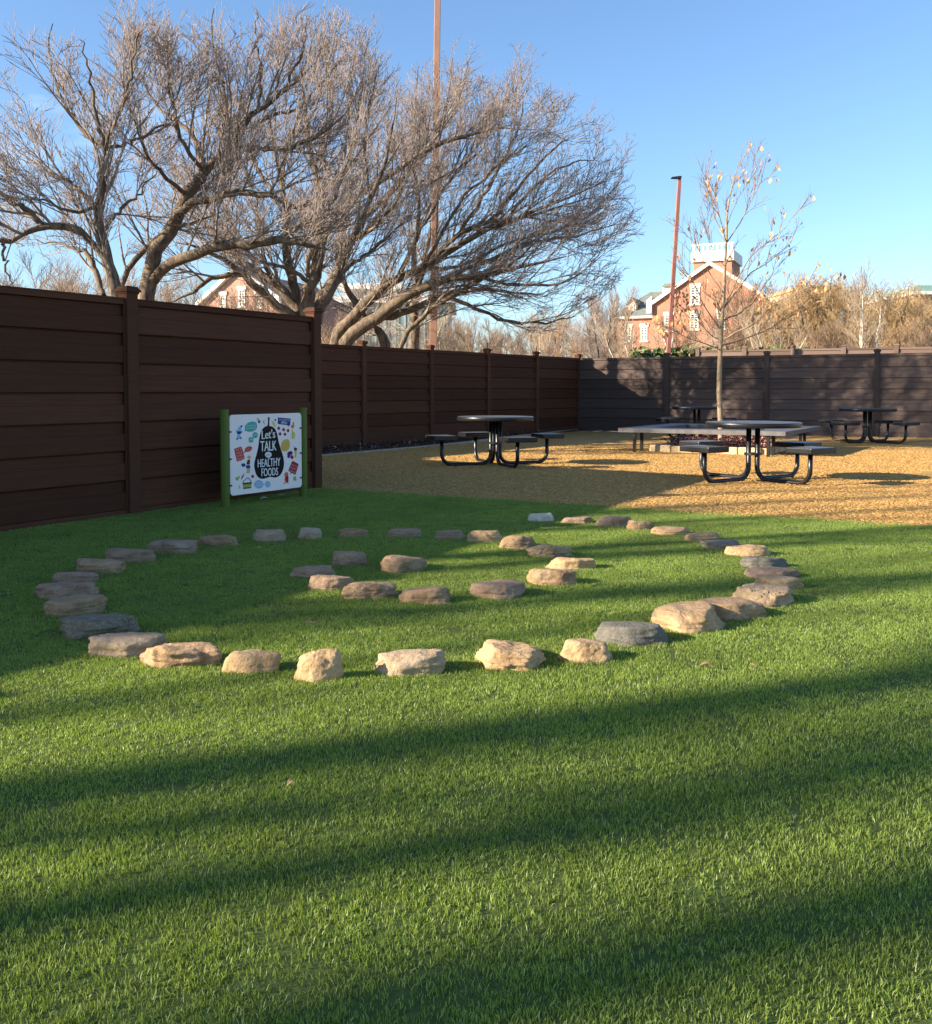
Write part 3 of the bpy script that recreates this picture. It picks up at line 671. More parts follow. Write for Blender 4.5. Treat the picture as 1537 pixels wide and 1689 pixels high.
bD = W(575, 640, dD); big_tree(34, TD, dD, 'wide bare tree with many limbs sweeping low to the right over the far fence', (bD.x + 1.0, dD, 3.2), env=envD, base=(bD.x, dD, 0), dens=0.95, up=0.24)
TE = [([(684, 730), (683, 570), (682, 520), (690, 470), (702, 420), (715, 340)], [.16, .14, .125, .11, .07, .02])]
bE = W(684, 640, 26); big_tree(35, TE, 26, 'single dark straight trunk standing behind the sweeping limbs', (bE.x, 26, 4), env=envD, base=(bE.x, 26, 0), dens=0.8)

# ------------------------------------------------------------------ background trees, built from a few kinds
def kind_tree(name, seed, H, spread, tr, mats, stems=3, up=0.4, dens=(12, 7, 5), droop=False, rmin=0.012, lean=0.35, start=0.1, crown_from=0.3):
    r = np.random.default_rng(seed); root = empty(name)
    P, RR = [], []
    for s in range(stems):
        a = s * 2 * math.pi / stems + r.uniform(-.5, .5); k = 10; z = np.linspace(0, H * r.uniform(.8, 1.0), k); w = spread * lean * (np.linspace(0, 1, k) ** 1.2) * (0.25 if s == 0 else 1)
        p = np.stack([np.cos(a) * w + np.cumsum(r.normal(size=k)) * .02 * spread, np.sin(a) * w + np.cumsum(r.normal(size=k)) * .02 * spread, z], -1); p[0, :2] *= 0
        P.append(p); RR.append(tr * (1 - .85 * np.linspace(0, 1, k)) * (1 if s == 0 else .7))
    P = np.array(P); RR = np.array(RR)
    link('trunk', mesh_of('trunk', [(P, RR, 7, 0, r)]), mats[0], root)
    u = -0.9 if droop else up
    A, RA = children(P, RR, dens[0], r, crown_from, .96, (25, 60), (spread * .35, spread * .7) if droop else (spread * .45, spread * .85), .25 if droop else up, 0.1, 6, .4, .16, .2, .5, rmin * (1.0 if droop else 1.6), .45, centre=(0, 0, H * .3))
    B, RB = children(A, RA, dens[1], r, .1, 1, (25, 60), (spread * .2, spread * .42), u, .1, 4, .3, .1, .3, .6, rmin * 1.1, .4, centre=(0, 0, H * .3))
    C, RC = children(B, RB, dens[2], r, .1, 1, (25, 60), (spread * .10, spread * .22), u, .1, 3, .3, .1, .4, .6, rmin * .8, .4, centre=(0, 0, H * .3))
    link('crown', mesh_of('crown', [(A, RA, 4, 0, r), (B, RB, 3, .4, r), (C, RC, 3, 1, r)]), mats[1], root)
    return root
KT = {
 'sycamore': kind_tree('sycamore_tree', 51, 7.2, 3.2, .14, (M_white, M_whitetwig), 3, .45, (9, 6, 5), rmin=.011, start=.1),
 'sycamore2': kind_tree('sycamore_tree', 52, 5.5, 3.0, .11, (M_white, M_whitetwig), 4, .4, (9, 6, 5), rmin=.010, lean=.6),
 'willow': kind_tree('willow_tree', 53, 7.5, 3.6, .20, (M_trunk, M_willow), 3, .5, (14, 10, 8), True, rmin=.012),
 'scrub': kind_tree('brown_tree', 54, 6.5, 3.4, .13, (M_scrub, M_scrub), 4, .35, (12, 8, 7), rmin=.010, crown_from=.12),
 'scrub2': kind_tree('brown_tree', 55, 6.0, 3.0, .10, (M_scrub, M_scrub), 5, .3, (12, 8, 7), rmin=.010, lean=.6, crown_from=.08),
 'grey': kind_tree('grey_tree', 56, 8.0, 3.4, .16, (M_trunk, M_twig), 3, .35, (12, 8, 6), rmin=.009, lean=.5, crown_from=.2),
 'poplar': kind_tree('narrow_tree', 57, 9.0, 1.3, .10, (M_scrub, M_twig), 2, .8, (22, 7, 4), rmin=.010, lean=.25, crown_from=.2)}
used = set()
def bg_tree(kind, px, d, ytop, label, group='bare trees in the far background', ybase=0.0):
    o = KT[kind]; H0 = {'sycamore': 7.9, 'sycamore2': 6.4, 'willow': 8.2, 'scrub': 7.4, 'scrub2': 6.8, 'grey': 9.0, 'poplar': 9.8}[kind]
    if kind in used: o = copy_tree(o)
    used.add(kind)
    top = W(px, ytop, d); s = (top.z - ybase) / H0
    o.location = (top.x, d, ybase); o.rotation_euler = (0, 0, (px * 0.37) % 6.28); o.scale = (s, s, s)
    tag(o, label, 'tree', group); return o
BG = [
 ('sycamore', 1432, 44, 418, 'white-barked bare tree standing tallest at right, clear of the roofs'),
 ('sycamore2', 1275, 42, 500, 'pale-barked bare tree with splayed limbs just right of the young tree'),
 ('sycamore2', 1040, 43, 515, 'pale forked bare tree in front of the left wing of the gabled house'),
 ('sycamore2', 1170, 40, 540, 'low pale-stemmed tree half hidden behind the young tree trunk'),
 ('sycamore', 892, 46, 520, 'thin white-stemmed tree right of the second metal rod on the shaded fence'),
 ('sycamore', 822, 48, 524, 'thin white-stemmed tree just right of the first metal rod on the shaded fence'),
 ('sycamore2', 737, 45, 530, 'pale-stemmed tree in front of the glass building beside the tall pole'),
 ('willow', 1345, 52, 436, 'tawny weeping tree between the young tree and the white-barked tree'),
 ('willow', 1390, 56, 442, 'tawny weeping tree left of the tallest white-barked tree'),
 ('willow', 1270, 54, 470, 'golden-brown tree close behind the right branches of the young tree'),
 ('willow', 1480, 50, 452, 'golden-brown tree right of the tallest white-barked tree'),
 ('scrub', 1235, 58, 440, 'tall brown-grey tree rising directly behind the young tree crown'),
 ('scrub', 1310, 60, 450, 'brown bare tree behind the tawny weeping trees'),
 ('scrub2', 1520, 46, 520, 'low brown bare tree at the right edge of the picture'),
 ('scrub2', 960, 50, 520, 'brown twiggy tree below the tip of the sweeping limbs'),
 ('scrub', 1010, 54, 470, 'brown-grey twiggy tree left of the slate-roofed wing'),
 ('scrub2', 850, 52, 525, 'brown twiggy tree behind the first thin white stem'),
 ('scrub2', 915, 56, 505, 'brown twiggy tree between the two thin white stems and the fence corner'),
 ('scrub', 775, 55, 515, 'brown twiggy tree right of the glass building'),
 ('grey', 985, 47, 455, 'dark grey bare tree beneath the farthest reach of the sweeping limbs'),
 ('poplar', 1014, 66, 432, 'narrow pinkish tree with an upright pointed top'),
 ('scrub', 90, 36, 425, 'brown twiggy tree low behind the fence at the far left'),
 ('scrub2', 25, 34, 430, 'brown twiggy tree at the left edge of the picture above the fence'),
 ('scrub2', 130, 33, 440, 'brown twiggy tree just left of the farthest left trunk'),
 ('scrub', 300, 38, 445, 'brown twiggy tree behind the forked leaning trunk'),
 ('sycamore2', 690, 44, 500, 'pale-stemmed tree left of the tall brown pole'),
]
BG += [(('scrub', 'scrub2')[k % 2], -40 + k * 92 + (k * 37) % 50, 88 + (k * 13) % 16, 528 + (k * 29) % 22, t) for k, t in enumerate([
 'distant brown tree at the left picture edge, seen through branches', 'distant brown tree seen under the low arching limb', 'distant brown tree behind the farthest left trunk', 'distant brown tree seen below the forked leaning trunk',
 'distant brown tree left of the pale brick gable', 'distant brown tree right of the pale brick gable', 'distant brown tree behind the foot of the multi-stemmed tree', 'distant brown tree left of the glass building',
 'distant brown tree behind the glass building', 'distant brown tree right of the glass building roof', 'distant brown tree beneath the tips of the sweeping limbs', 'distant brown tree above the far fence corner',
 'distant brown tree left of the slate-roofed wing', 'distant brown tree behind the gabled house', 'distant brown tree right of the gabled house', 'distant brown tree behind the golden trees', 'distant brown tree at the right picture edge'])]
BG += [('scrub', 455, 40, 470, 'brown tree seen between the second fence post cap and the brick gable'), ('scrub2', 560, 38, 500, 'brown tree directly behind the foot of the sweeping limbs'), ('grey', 620, 42, 470, 'grey bare tree in front of the left end of the glass building'), ('willow', 1535, 62, 475, 'golden-brown tree in front of the tan building with the green roof edge'), ('willow', 1330, 66, 455, 'golden-brown tree in front of the flat-topped tan building')]
BG += [('scrub', 1120, 48, 520, 'brown twiggy tree in front of the brick gable, beside the leaning pole'), ('scrub2', 1205, 50, 490, 'brown twiggy tree covering the right half of the brick gable'), ('scrub', 1425, 60, 455, 'brown twiggy tree directly behind the tallest white-barked tree'),
 ('scrub2', 1370, 47, 520, 'low brown tree just left of the tallest white-barked tree'), ('scrub', 1480, 64, 462, 'brown twiggy tree left of the green-roofed tan building'), ('scrub2', 800, 44, 535, 'low brown tree beneath the middle of the sweeping limbs'), ('grey', 900, 62, 495, 'grey bare tree far behind the sweeping limb tips'), ('scrub', 720, 60, 520, 'brown twiggy tree in front of the right end of the glass building'),
 ('scrub', 380, 44, 455, 'brown twiggy tree in front of the pale brick gable'), ('scrub2', 215, 40, 440, 'brown twiggy tree behind the first fence post cap')]
for a in BG: bg_tree(*a)

# trees standing outside the picture to the left; they throw the long soft shadows over the lawn
SUNH = Vector((SUN_DIR.x, SUN_DIR.y)).normalized()
def along(c, a):
    """a place a metres along the light and c metres across it"""
    return Vector((SUNH.x * a - SUNH.y * c, SUNH.y * a + SUNH.x * c, 0))
def side_tree(seed, c0, a0, stems, label, n1=7):
    r = np.random.default_rng(seed); b = along(c0, a0); root = empty('bare_tree', b, 0, label, 'tree', 'bare trees outside the left fence')
    P, RR = [], []
    for (c, a, z, rad, skew) in stems:      # where the stem stands at 3.5 m and at its top
        m = along(c - skew * .5, a) - b; t = along(c + skew, a) - b; h0 = z * .45
        p, rr = limb_path([(0, 0, 0), (m.x * .7, m.y * .7, h0 * .45), (m.x, m.y, h0), ((m.x + t.x) / 2, (m.y + t.y) / 2, (h0 + z) / 2), (t.x, t.y, z)], [rad * 1.3, rad * 1.2, rad, rad * .7, .02], 16, r, .03); P.append(p); RR.append(rr)
    P = np.array(P); RR = np.array(RR); link('trunk', mesh_of('trunk', [(P, RR, 9, 0, r)]), M_trunk, root)
    cc = (0, 0, 3)
    A, RA = children(P, RR, n1, r, .5, 1, (30, 60), (1.0, 2.2), .25, .3, 6, .3, .1, .25, .45, .012, .3, centre=cc)
    B, RB = children(A, RA, 5, r, .1, 1, (30, 60), (.5, 1.2), .25, .2, 4, .3, .1, .3, .6, .006, .4, centre=cc)
    C, RC = children(B, RB, 4, r, .1, 1, (30, 60), (.25, .5), .2, .2, 3, .3, .1, .3, .6, .004, .4, centre=cc)
    link('crown', mesh_of('crown', [(A, RA, 5, 0, r), (B, RB, 3, .2, r), (C, RC, 3, 1, r)]), M_twig, root); return root
side_tree(61, 2.2, -21.5, [(2.92, -21.5, 12.5, .21, 1.3), (2.28, -21, 12, .15, .6), (1.50, -22, 12.4, .20, 1.1)], 'bare tree outside the left edge of the picture, behind the viewer', 15)
side_tree(62, 4.2, -19.8, [(3.9, -19.5, 11.5, .07, 2.4), (4.85, -20, 11.6, .09, .2), (5.7, -19.5, 11.4, .11, 1.5)], 'bare tree outside the left edge of the picture, level with the viewer', 15)
side_tree(63, 7.0, -18.5, [(6.3, -18, 11, .15, .8), (7.2, -18.5, 11, .12, 1.0), (8.1, -18, 10.5, .13, .7)], 'bare tree outside the left edge of the picture, beyond the fence', 14)
side_tree(64, 4.4, -23.5, [(4.4, -23.5, 13.4, .08, 2.6), (5.3, -23.8, 13.2, .08, -.8)], 'bare tree outside the left edge of the picture, tucked behind the others', 16)
side_tree(65, 9.5, -20, [(8.9, -20, 11.5, .13, .9), (10.0, -20.4, 11.3, .12, .6)], 'bare tree outside the left edge of the picture, farthest along the fence', 12)
# ------------------------------------------------------------------ young tree, ring bench, planter
dT = 18.25; bT = W(1190, 640, dT)
def young_tree():
    base = Vector((bT.x, dT, 0)); r = np.random.default_rng(77); root = empty('young_tree', base, 0, 'slender young tree with a few dry leaves, planted inside the square ring bench', 'tree')
    def w(p): return W(p[0], p[1], dT + (p[2] if len(p) > 2 else 0)) - base
    limbs = [([(1189, 748), (1188, 690), (1187, 620), (1189, 560), (1193, 500), (1197, 430), (1199, 380), (1201, 340), (1210, 300), (1225, 238)], [.075, .066, .062, .055, .045, .034, .026, .018, .011, .004]),
      ([(1191, 562), (1215, 548, -.2), (1245, 533, -.4), (1280, 500, -.6), (1325, 478, -.8), (1345, 468, -.9)], [.03, .022, .015, .005]),
      ([(1191, 570), (1225, 560, .3), (1265, 545, .5), (1300, 520, .7), (1340, 490, .9)], [.026, .018, .005]),
      ([(1192, 530), (1222, 515, .2), (1240, 500, .3), (1262, 470, .5), (1290, 430, .6)], [.028, .02, .005]),
      ([(1194, 505), (1215, 465, -.2), (1240, 420, -.4), (1285, 385, -.6), (1318, 345, -.7)], [.028, .02, .012, .004]),
      ([(1193, 510), (1235, 455, .3), (1270, 430, .5), (1305, 400, .7)], [.024, .015, .004]),
      ([(1199, 398), (1180, 360, .2), (1172, 320, .3), (1164, 285, .3)], [.018, .012, .004]),
      ([(1199, 400), (1225, 360, -.2), (1240, 330, -.3), (1258, 295, -.4)], [.018, .012, .004]),
      ([(1198, 400), (1185, 350, -.3), (1178, 310, -.4)], [.015, .009, .004]),
      ([(1200, 370), (1215, 330, .3), (1235, 300, .4), (1243, 262, .5)], [.014, .008, .003]),
      ([(1191, 480), (1165, 440, .2), (1148, 405, .3), (1130, 385, .3)], [.02, .012, .004]),
      ([(1190, 545), (1160, 500, -.3), (1140, 460, -.5), (1120, 440, -.6)], [.022, .014, .004]),
      ([(1190, 565), (1165, 545, .3), (1140, 520, .5), (1115, 500, .7)], [.02, .012, .004]),
      ([(1189, 578), (1160, 565, -.4), (1130, 555, -.7), (1105, 540, -.9)], [.02, .012, .004]),
      ([(1196, 440), (1175, 410, -.2), (1168, 380, -.3), (1166, 340, -.3)], [.014, .009, .003])]
    LP, LR = [], []
    for li, (p, rad) in enumerate(limbs):
        rad = [x * (.76 if li == 0 else .62) for x in rad]; a, b = limb_path([w(q) for q in p], rad, 12, r, .008); LP.append(a); LR.append(b)
    link('trunk', mesh_of('trunk', [(np.array(LP[:1]), np.array(LR[:1]), 10, 0, r)]), M_young, root)
    P = np.array(LP); RR = np.array(LR)
    A, RA = children(P, RR, 8, r, .3, 1, (25, 50), (.35, .8), .3, .1, 5, .3, .08, .25, .6, .006, .3, centre=(0, 0, 2.5), ratio=.5)
    B, RB = children(A, RA, 5, r, .2, 1, (25, 50), (.18, .38), .25, .1, 3, .3, .08, .3, .7, .004, .3, centre=(0, 0, 2.5))
    link('crown', mesh_of('crown', [(P[1:], RR[1:], 6, 0, r), (A, RA, 4, .3, r), (B, RB, 3, .8, r)]), M_youngtwig, root)
    # dry leaves still hanging, mostly in the lower right
    ends = np.concatenate([A[:, -1], B[:, -1], A[:, 2]]); z = ends[:, 2]; wgt = np.where((z > 1.7) & (z < 3.3), 1.0, .012) * np.where(ends[:, 0] > -.2, 1.0, .25); wgt /= wgt.sum()
    pick = r.choice(len(ends), 380, False, wgt); pts = ends[pick] + np.array([0, 0, -.04])
    n = len(pts); V = []; F = []
    for k in range(n):
        a = r.uniform(0, 6.28); l = r.uniform(.06, .12); h = np.array([math.cos(a), math.sin(a), 0]) * l * .3; dn_ = np.array([r.normal() * .35, r.normal() * .35, -1.0]); dn_ = dn_ / np.linalg.norm(dn_) * l
        s = np.array([-math.sin(a), math.cos(a), 0]) * l * .14; p = pts[k]; i = len(V)
        V += [p, p + dn_ * .5 + h + s, p + dn_, p + dn_ * .5 - h + s, p + dn_ * .5]; F += [(i, i + 1, i + 2, i + 4), (i, i + 4, i + 2, i + 3)]
    me = np_mesh('dry_leaves', np.array(V), np.array(F)); me.materials.append(simple('orange_dry_leaf', (0.56, 0.30, 0.13), .7, .3, 9, 0))
    o = link('dry_leaves', me, None, root); o['kind'] = 'stuff'
young_tree()

TH = math.atan2(1.536, -2.565)   # direction of the bench's left-going side
BC = Vector((4.83, 18.25, 0)); half = 1.495
bench = empty('ring_bench', BC, TH, 'square dark grey ring bench around the young tree', 'bench')
for k in range(4):
    q = Matrix.Rotation(k * math.pi / 2, 4, 'Z')
    bm = bmesh.new(); wdt = .50
    # mitred plank seat on each side, three planks
    for j in range(3):
        o0 = half - j * wdt / 3; o1_ = half - (j + 1) * wdt / 3 + .008
        z0, z1 = .375, .448
        c = [(-o0, -o0), (o0, -o0), (o1_, -o1_), (-o1_, -o1_)]
        e = .003
        vs = [bm.verts.new((x * (1 - e), y, z)) for z in (z0, z1) for x, y in c]
        for f in ((0, 3, 2, 1), (4, 5, 6, 7), (0, 1, 5, 4), (1, 2, 6, 5), (2, 3, 7, 6), (3, 0, 4, 7)): bm.faces.new([vs[i] for i in f])
    for v in bm.verts: v.co = q @ v.co
    bm_obj('seat', bm, M_benchtop, bench)
    for sx in ((-1, 1) if k % 2 == 0 else ()):
        for (x, y) in ((half * .80, -half + .07), (half * .80, -half + wdt - .07)):
            bm = bmesh.new(); box(bm, -.025, .025, -.025, .025, -.02, .374); l = bm_obj('leg', bm, M_black, bench); l.location = q @ Vector((sx * x, y, 0)); l.rotation_euler = (0, 0, k * math.pi / 2)
planter = empty('planter_bed', BC, TH, 'square planting bed edged with tan sandstone blocks beneath the ring bench', 'planter')
bm = bmesh.new(); box(bm, -.95, .95, -.95, .95, -.02, .07); bm_obj('soil', bm, M_soil, planter)
blk = bpy.data.meshes.new('edging_block'); bm = bmesh.new(); box(bm, -.195, .195, -.07, .07, -.03, .135); bevel(bm, .012); bm.to_mesh(blk); bm.free(); blk.materials.append(M_block)
for k in range(4):
    q = Matrix.Rotation(k * math.pi / 2, 4, 'Z')
    for j in range(5):
        l = link('edging_block', blk, None, planter); l.location = q @ Vector((-.83 + .405 * j, -1.02, random.uniform(-.008, .008))); l.rotation_euler = (0, random.uniform(-.01, .01), k * math.pi / 2 + random.uniform(-.02, .02))
rr_ = np.random.default_rng(9); n = 2600
pts = np.stack([rr_.uniform(-.88, .88, n), rr_.uniform(-.88, .88, n), .06 + .20 * rr_.uniform(0, 1, n) ** 1.2], -1)
M_red = NT('dark_red_shrub_leaf'); a = M_red.n('ShaderNodeAttribute'); a.attribute_name = 'tone'
M_red = M_red.bsdf(M_red.ramp(a.outputs['Fac'], [(0, (.03, .014, .012)), (.5, (.16, .03, .03)), (.85, (.30, .10, .06)), (1, (.55, .40, .28))]), .6)
o = link('ground_cover_plants', leaf_cloud(pts, .035, rr_), M_red); o.location = BC; o.rotation_euler = (0, 0, TH)
tag(o, 'low dark red ground cover filling the bed around the young tree', 'ground cover', kind='stuff')

# ------------------------------------------------------------------ picnic tables
def arc_leg(a):
    """from the centre post down, out along the ground and up to the seat, in the plane of angle a"""
    r0, r1, zg, zt, rad = .075, .86, .030, .40, .16
    pts = [(r0, .70), (r0, zg + rad)]
    for k in range(1, 7):
        t = k / 6 * math.pi / 2; pts.append((r0 + rad - rad * math.cos(t), zg + rad - rad * math.sin(t)))
    for k in range(0, 7):
        t = k / 6 * math.pi / 2; pts.append((r1 - rad + rad * math.sin(t), zg + rad - rad * math.cos(t)))
    pts.append((r1, zt))
    return [(math.cos(a) * x, math.sin(a) * x, z) for x, z in pts]
table_src = [None]
def picnic_table(px, py, deg, label):
    loc = G(px, py)
    if table_src[0] is None:
        t = empty('picnic_table', (0, 0, 0))
        bm = bmesh.new(); N = 48; R_ = .585
        prof = [(0, .745), (R_ - .012, .745), (R_ - .003, .742), (R_, .735), (R_, .690), (R_ - .006, .684), (R_ - .03, .684), (R_ - .035, .715), (.12, .715), (.12, .700), (0, .700)]
        rings = [[bm.verts.new((x * math.cos(2 * math.pi * k / N), x * math.sin(2 * math.pi * k / N), z)) for k in range(N)] if x > 0 else [bm.verts.new((0, 0, z))] for x, z in prof]
        for a_, b_ in zip(rings, rings[1:]):
            for k in range(N):
                vs = [a_[k % len(a_)], b_[k % len(b_)], b_[(k + 1) % N] if len(b_) > 1 else b_[0], a_[(k + 1) % N] if len(a_) > 1 else a_[0]]
                vs2 = []; [vs2.append(v) for v in vs if v not in vs2]; bm.faces.new(vs2)
        bmesh.ops.recalc_face_normals(bm, faces=bm.faces[:])
        me = bpy.data.meshes.new('tabletop'); bm.to_mesh(me); bm.free(); me.materials.append(M_top); me.materials.append(M_black)
        for p in me.polygons:
            c = p.center; p.material_index = 0 if c.z > .7445 else 1; p.use_smooth = abs(p.normal.z) < .5
        link('tabletop', me, None, t)
        bm = bmesh.new(); tube(bm, [(0, 0, .33), (0, 0, .36)], .11, 12); bm_obj('leg_collar', bm, M_black, t)
        lm = bpy.data.meshes.new('leg'); bm = bmesh.new(); tube(bm, arc_leg(0), .0285, 12); bm.to_mesh(lm); bm.free(); lm.materials.append(M_black)
        lm.polygons.foreach_set('use_smooth', [True] * len(lm.polygons))
        sm = bpy.data.meshes.new('seat'); bm = bmesh.new(); box(bm, -.18, .18, -.235, .235, .400, .470); bevel(bm, .012, 2); bm.to_mesh(sm); bm.free(); sm.materials.append(M_black); sm.materials.append(M_top)
        for p in sm.polygons: p.material_index = 1 if p.center.z > .4695 else 0
        for k in range(4):
            a = k * math.pi / 2
            l = link('leg', lm, None, t); l.rotation_euler = (0, 0, a)
            s = link('seat', sm, None, t); s.location = (math.cos(a) * .87, math.sin(a) * .87, 0); s.rotation_euler = (0, 0, a)
        table_src[0] = t
    else: t = copy_tree(table_src[0])
    t.location = loc; t.rotation_euler = (0, 0, R(deg)); tag(t, label, 'picnic table', 'round four-seat picnic tables'); return t
picnic_table(817, 767.5, 20, 'round black picnic table with four seats standing alone nearest the shaded fence')
picnic_table(1241, 793.5, 33, 'round black picnic table with four seats, nearest the lawn, in front of the ring bench')
def at_d(px, d): p = W(px, 700, d); return p
t3 = picnic_table(1430, 730, 38, 'round black picnic table at far right, in front of the sunlit back fence')
t4 = picnic_table(1148.6, 722, 28, 'round black picnic table farthest back, partly hidden behind the young tree trunk')

# ------------------------------------------------------------------ poles
def square_pole(px0, y0, px1, y1, d, w, label, mat, head=False):
    a = W(px0, y0, d); b = W(px1, y1, d); dirv = (b - a).normalized(); a = a - dirv * (a.z / dirv.z)
    root = empty('light_pole', a, 0, label, 'light pole'); top = b - a
    bm = bmesh.new(); q = dirv.to_track_quat('Z', 'Y').to_matrix().to_4x4(); Ln = top.length
    vs = []
    for z, s in ((0, 1.12), (Ln, .85)):
        vs.append([bm.verts.new(q @ Vector((sx * w / 2 * s, sy * w / 2 * s, z))) for sx, sy in ((-1, -1), (1, -1), (1, 1), (-1, 1))])
    for i in range(4): bm.faces.new((vs[0][i], vs[0][(i + 1) % 4], vs[1][(i + 1) % 4], vs[1][i]))
    bm.faces.new(vs[1]); bevel(bm, .008); bm_obj('shaft', bm, mat, root)
    bm = bmesh.new(); box(bm, -w * .9, w * .9, -w * .9, w * .9, 0, .03); bm_obj('base_plate', bm, mat, root)
    if head:
        bm = bmesh.new(); box(bm, -.02, .04, -.05, .05, Ln - .02, Ln + .10, Matrix.Translation(top - Vector((0, 0, Ln))) ); bm_obj('arm', bm, M_fixture, root)
        bm = bmesh.new(); pr = [(-.26, .05), (-.25, .08), (-.02, .11), (.05, .11), (.05, .05), (-.05, .04)]; prism(bm, pr, -.09, .09)
        h = bm_obj('lamp_head', bm, M_fixture, root); h.location = top; bmh = None
square_pole(714.5, 575, 722.5, -60, 25.6, .175, 'tall square brown light pole rising through the sweeping bare limbs and out of the picture', M_pole2)
square_pole(1102.5, 580, 1120.5, 297, 30.5, .125, 'leaning rust red light pole with a small lamp head, left of the young tree', M_pole, True)

# ------------------------------------------------------------------ stones of the spiral
_sph = {}
def sphere_dirs(sub):
    if sub not in _sph:
        bm = bmesh.new(); bmesh.ops.create_icosphere(bm, subdivisions=sub, radius=1); bm.verts.ensure_lookup_table()
        V = np.array([v.co[:] for v in bm.verts]); F = np.array([[v.index for v in f.verts] for f in bm.faces]); bm.free(); _sph[sub] = (V, F)
    return _sph[sub]
_ga = np.array([[noise.noise(Vector((i * .17, j * .17, 0))) for j in range(4)] for i in range(4)])
class VN:   # value noise lattice in 3-D, vectorised
    def __init__(s, seed): s.g = np.random.default_rng(seed).uniform(-1, 1, (32, 32, 32))
    def __call__(s, P):
        i = np.floor(P).astype(int); f = P - i; f = f * f * (3 - 2 * f); r = 0
        for a in (0, 1):
            for b in (0, 1):
                for c in (0, 1):
                    w = (f[:, 0] if a else 1 - f[:, 0]) * (f[:, 1] if b else 1 - f[:, 1]) * (f[:, 2] if c else 1 - f[:, 2])
                    r = r + w * s.g[(i[:, 0] + a) % 32, (i[:, 1] + b) % 32, (i[:, 2] + c) % 32]
        return r
vn = VN(4)
def fbm(P, o=4):
    r = 0; a = 1
    for k in range(o): r = r + a * vn(P * 2 ** k + k * 7.3); a *= .5
    return r
def stone_mesh(seed, Wd, Dp, Ht, rnd=0.4, rough=1.0, outline=None, pits=0, dip=0, sub=5, top_tilt=(0, 0), crack=False, lumps=0.0):
    r = np.random.default_rng(seed); D, F = sphere_dirs(sub)
    k = 34 - 33 * rnd ** .8; acc = np.zeros(len(D))
    n1 = r.integers(6, 9); an = np.sort(r.uniform(0, 2 * math.pi, n1)) + np.linspace(0, .1, n1); planes = []
    if outline is not None:
        for a_, dd_ in outline: planes.append((np.array([math.cos(a_), math.sin(a_), r.uniform(-.12, .38)]), dd_))
    else:
        an = np.arange(n1) * 2 * math.pi / n1 + r.uniform(-.32, .32, n1)
        for a_ in an: planes.append((np.array([math.cos(a_), math.sin(a_), r.uniform(-.12, .22 + .3 * rnd)]), r.uniform(.78, 1.0)))
    td = .44 + .28 * rnd; planes.append((np.array([top_tilt[0], top_tilt[1], 1.0]), td + .05 * r.uniform()))
    planes.append((np.array([r.uniform(-.6, .6), r.uniform(-.6, .3), 1.0]), td + .16)); planes.append((np.array([r.uniform(-1.2, 1.2), r.uniform(-1.2, .2), 1.0]), td + .34)); planes.append((np.array([0, 0, -1.0]), .7))
    for _ in range(11):
        q_ = r.normal(size=3); q_[2] = abs(q_[2]) * (.25 + .5 * rnd); planes.append((q_, r.uniform(.88, 1.05)))
    for p, dd_ in planes:
        p = p / np.linalg.norm(p); acc += (np.maximum(D @ p, 0) / dd_) ** k
    rad = acc ** (-1 / k); V = D * rad[:, None]
    # sandstone: layered relief on the sides, softer relief on top
    Q = V * np.array([2.2, 2.2, 2.2]) + seed * 3.1
    n_ = fbm(Q, 5); lay = vn(V * np.array([1.3, 1.3, 11.0]) + seed); ridg = -np.abs(fbm(V * 3.1 + 11 + seed, 3))
    side = 1 - np.abs(D[:, 2]) ** 1.2
    dis = rough * (0.070 * n_ + 0.050 * lay * side + .060 * (ridg + .3) + (.05 + .08 * rnd) * vn(V * 1.35 + seed * 2.3)) + lumps * vn(V * 1.6 + seed * 1.7)
    fine = rough * .016 * fbm(V * 17 + seed, 3); dis = dis + fine
    if pits:
        cz = norm(r.normal(size=(pits, 3))); cz[:, 2] = np.abs(cz[:, 2]) * .9; cz[:, 1] = -np.abs(cz[:, 1]); cz = norm(cz)
        for c in cz:
            s = r.uniform(.03, .085); dist = np.linalg.norm(D - c, axis=1); dis -= .10 * np.exp(-(dist / s) ** 2) * r.uniform(.5, 1.1)
    if dip: dis -= dip * np.exp(-(((D[:, 0] - .1) / .3) ** 2)) * np.clip(D[:, 2] + .2, 0, 1) + .0
    if crack: dis -= .16 * np.exp(-((V[:, 0] + .42 + .09 * V[:, 2] + .05 * vn(V * 3)) / .018) ** 2) * (D[:, 2] > -.3)
    V = V * (1 + dis)[:, None]
    lo, hi = V.min(0), V.max(0); V = (V - (lo + hi) / 2) / (hi - lo) * np.array([Wd, Dp, Ht * 1.35]); V[:, 2] += Ht - Ht * 1.35 / 2
    return np_mesh('stone', V, F, True)
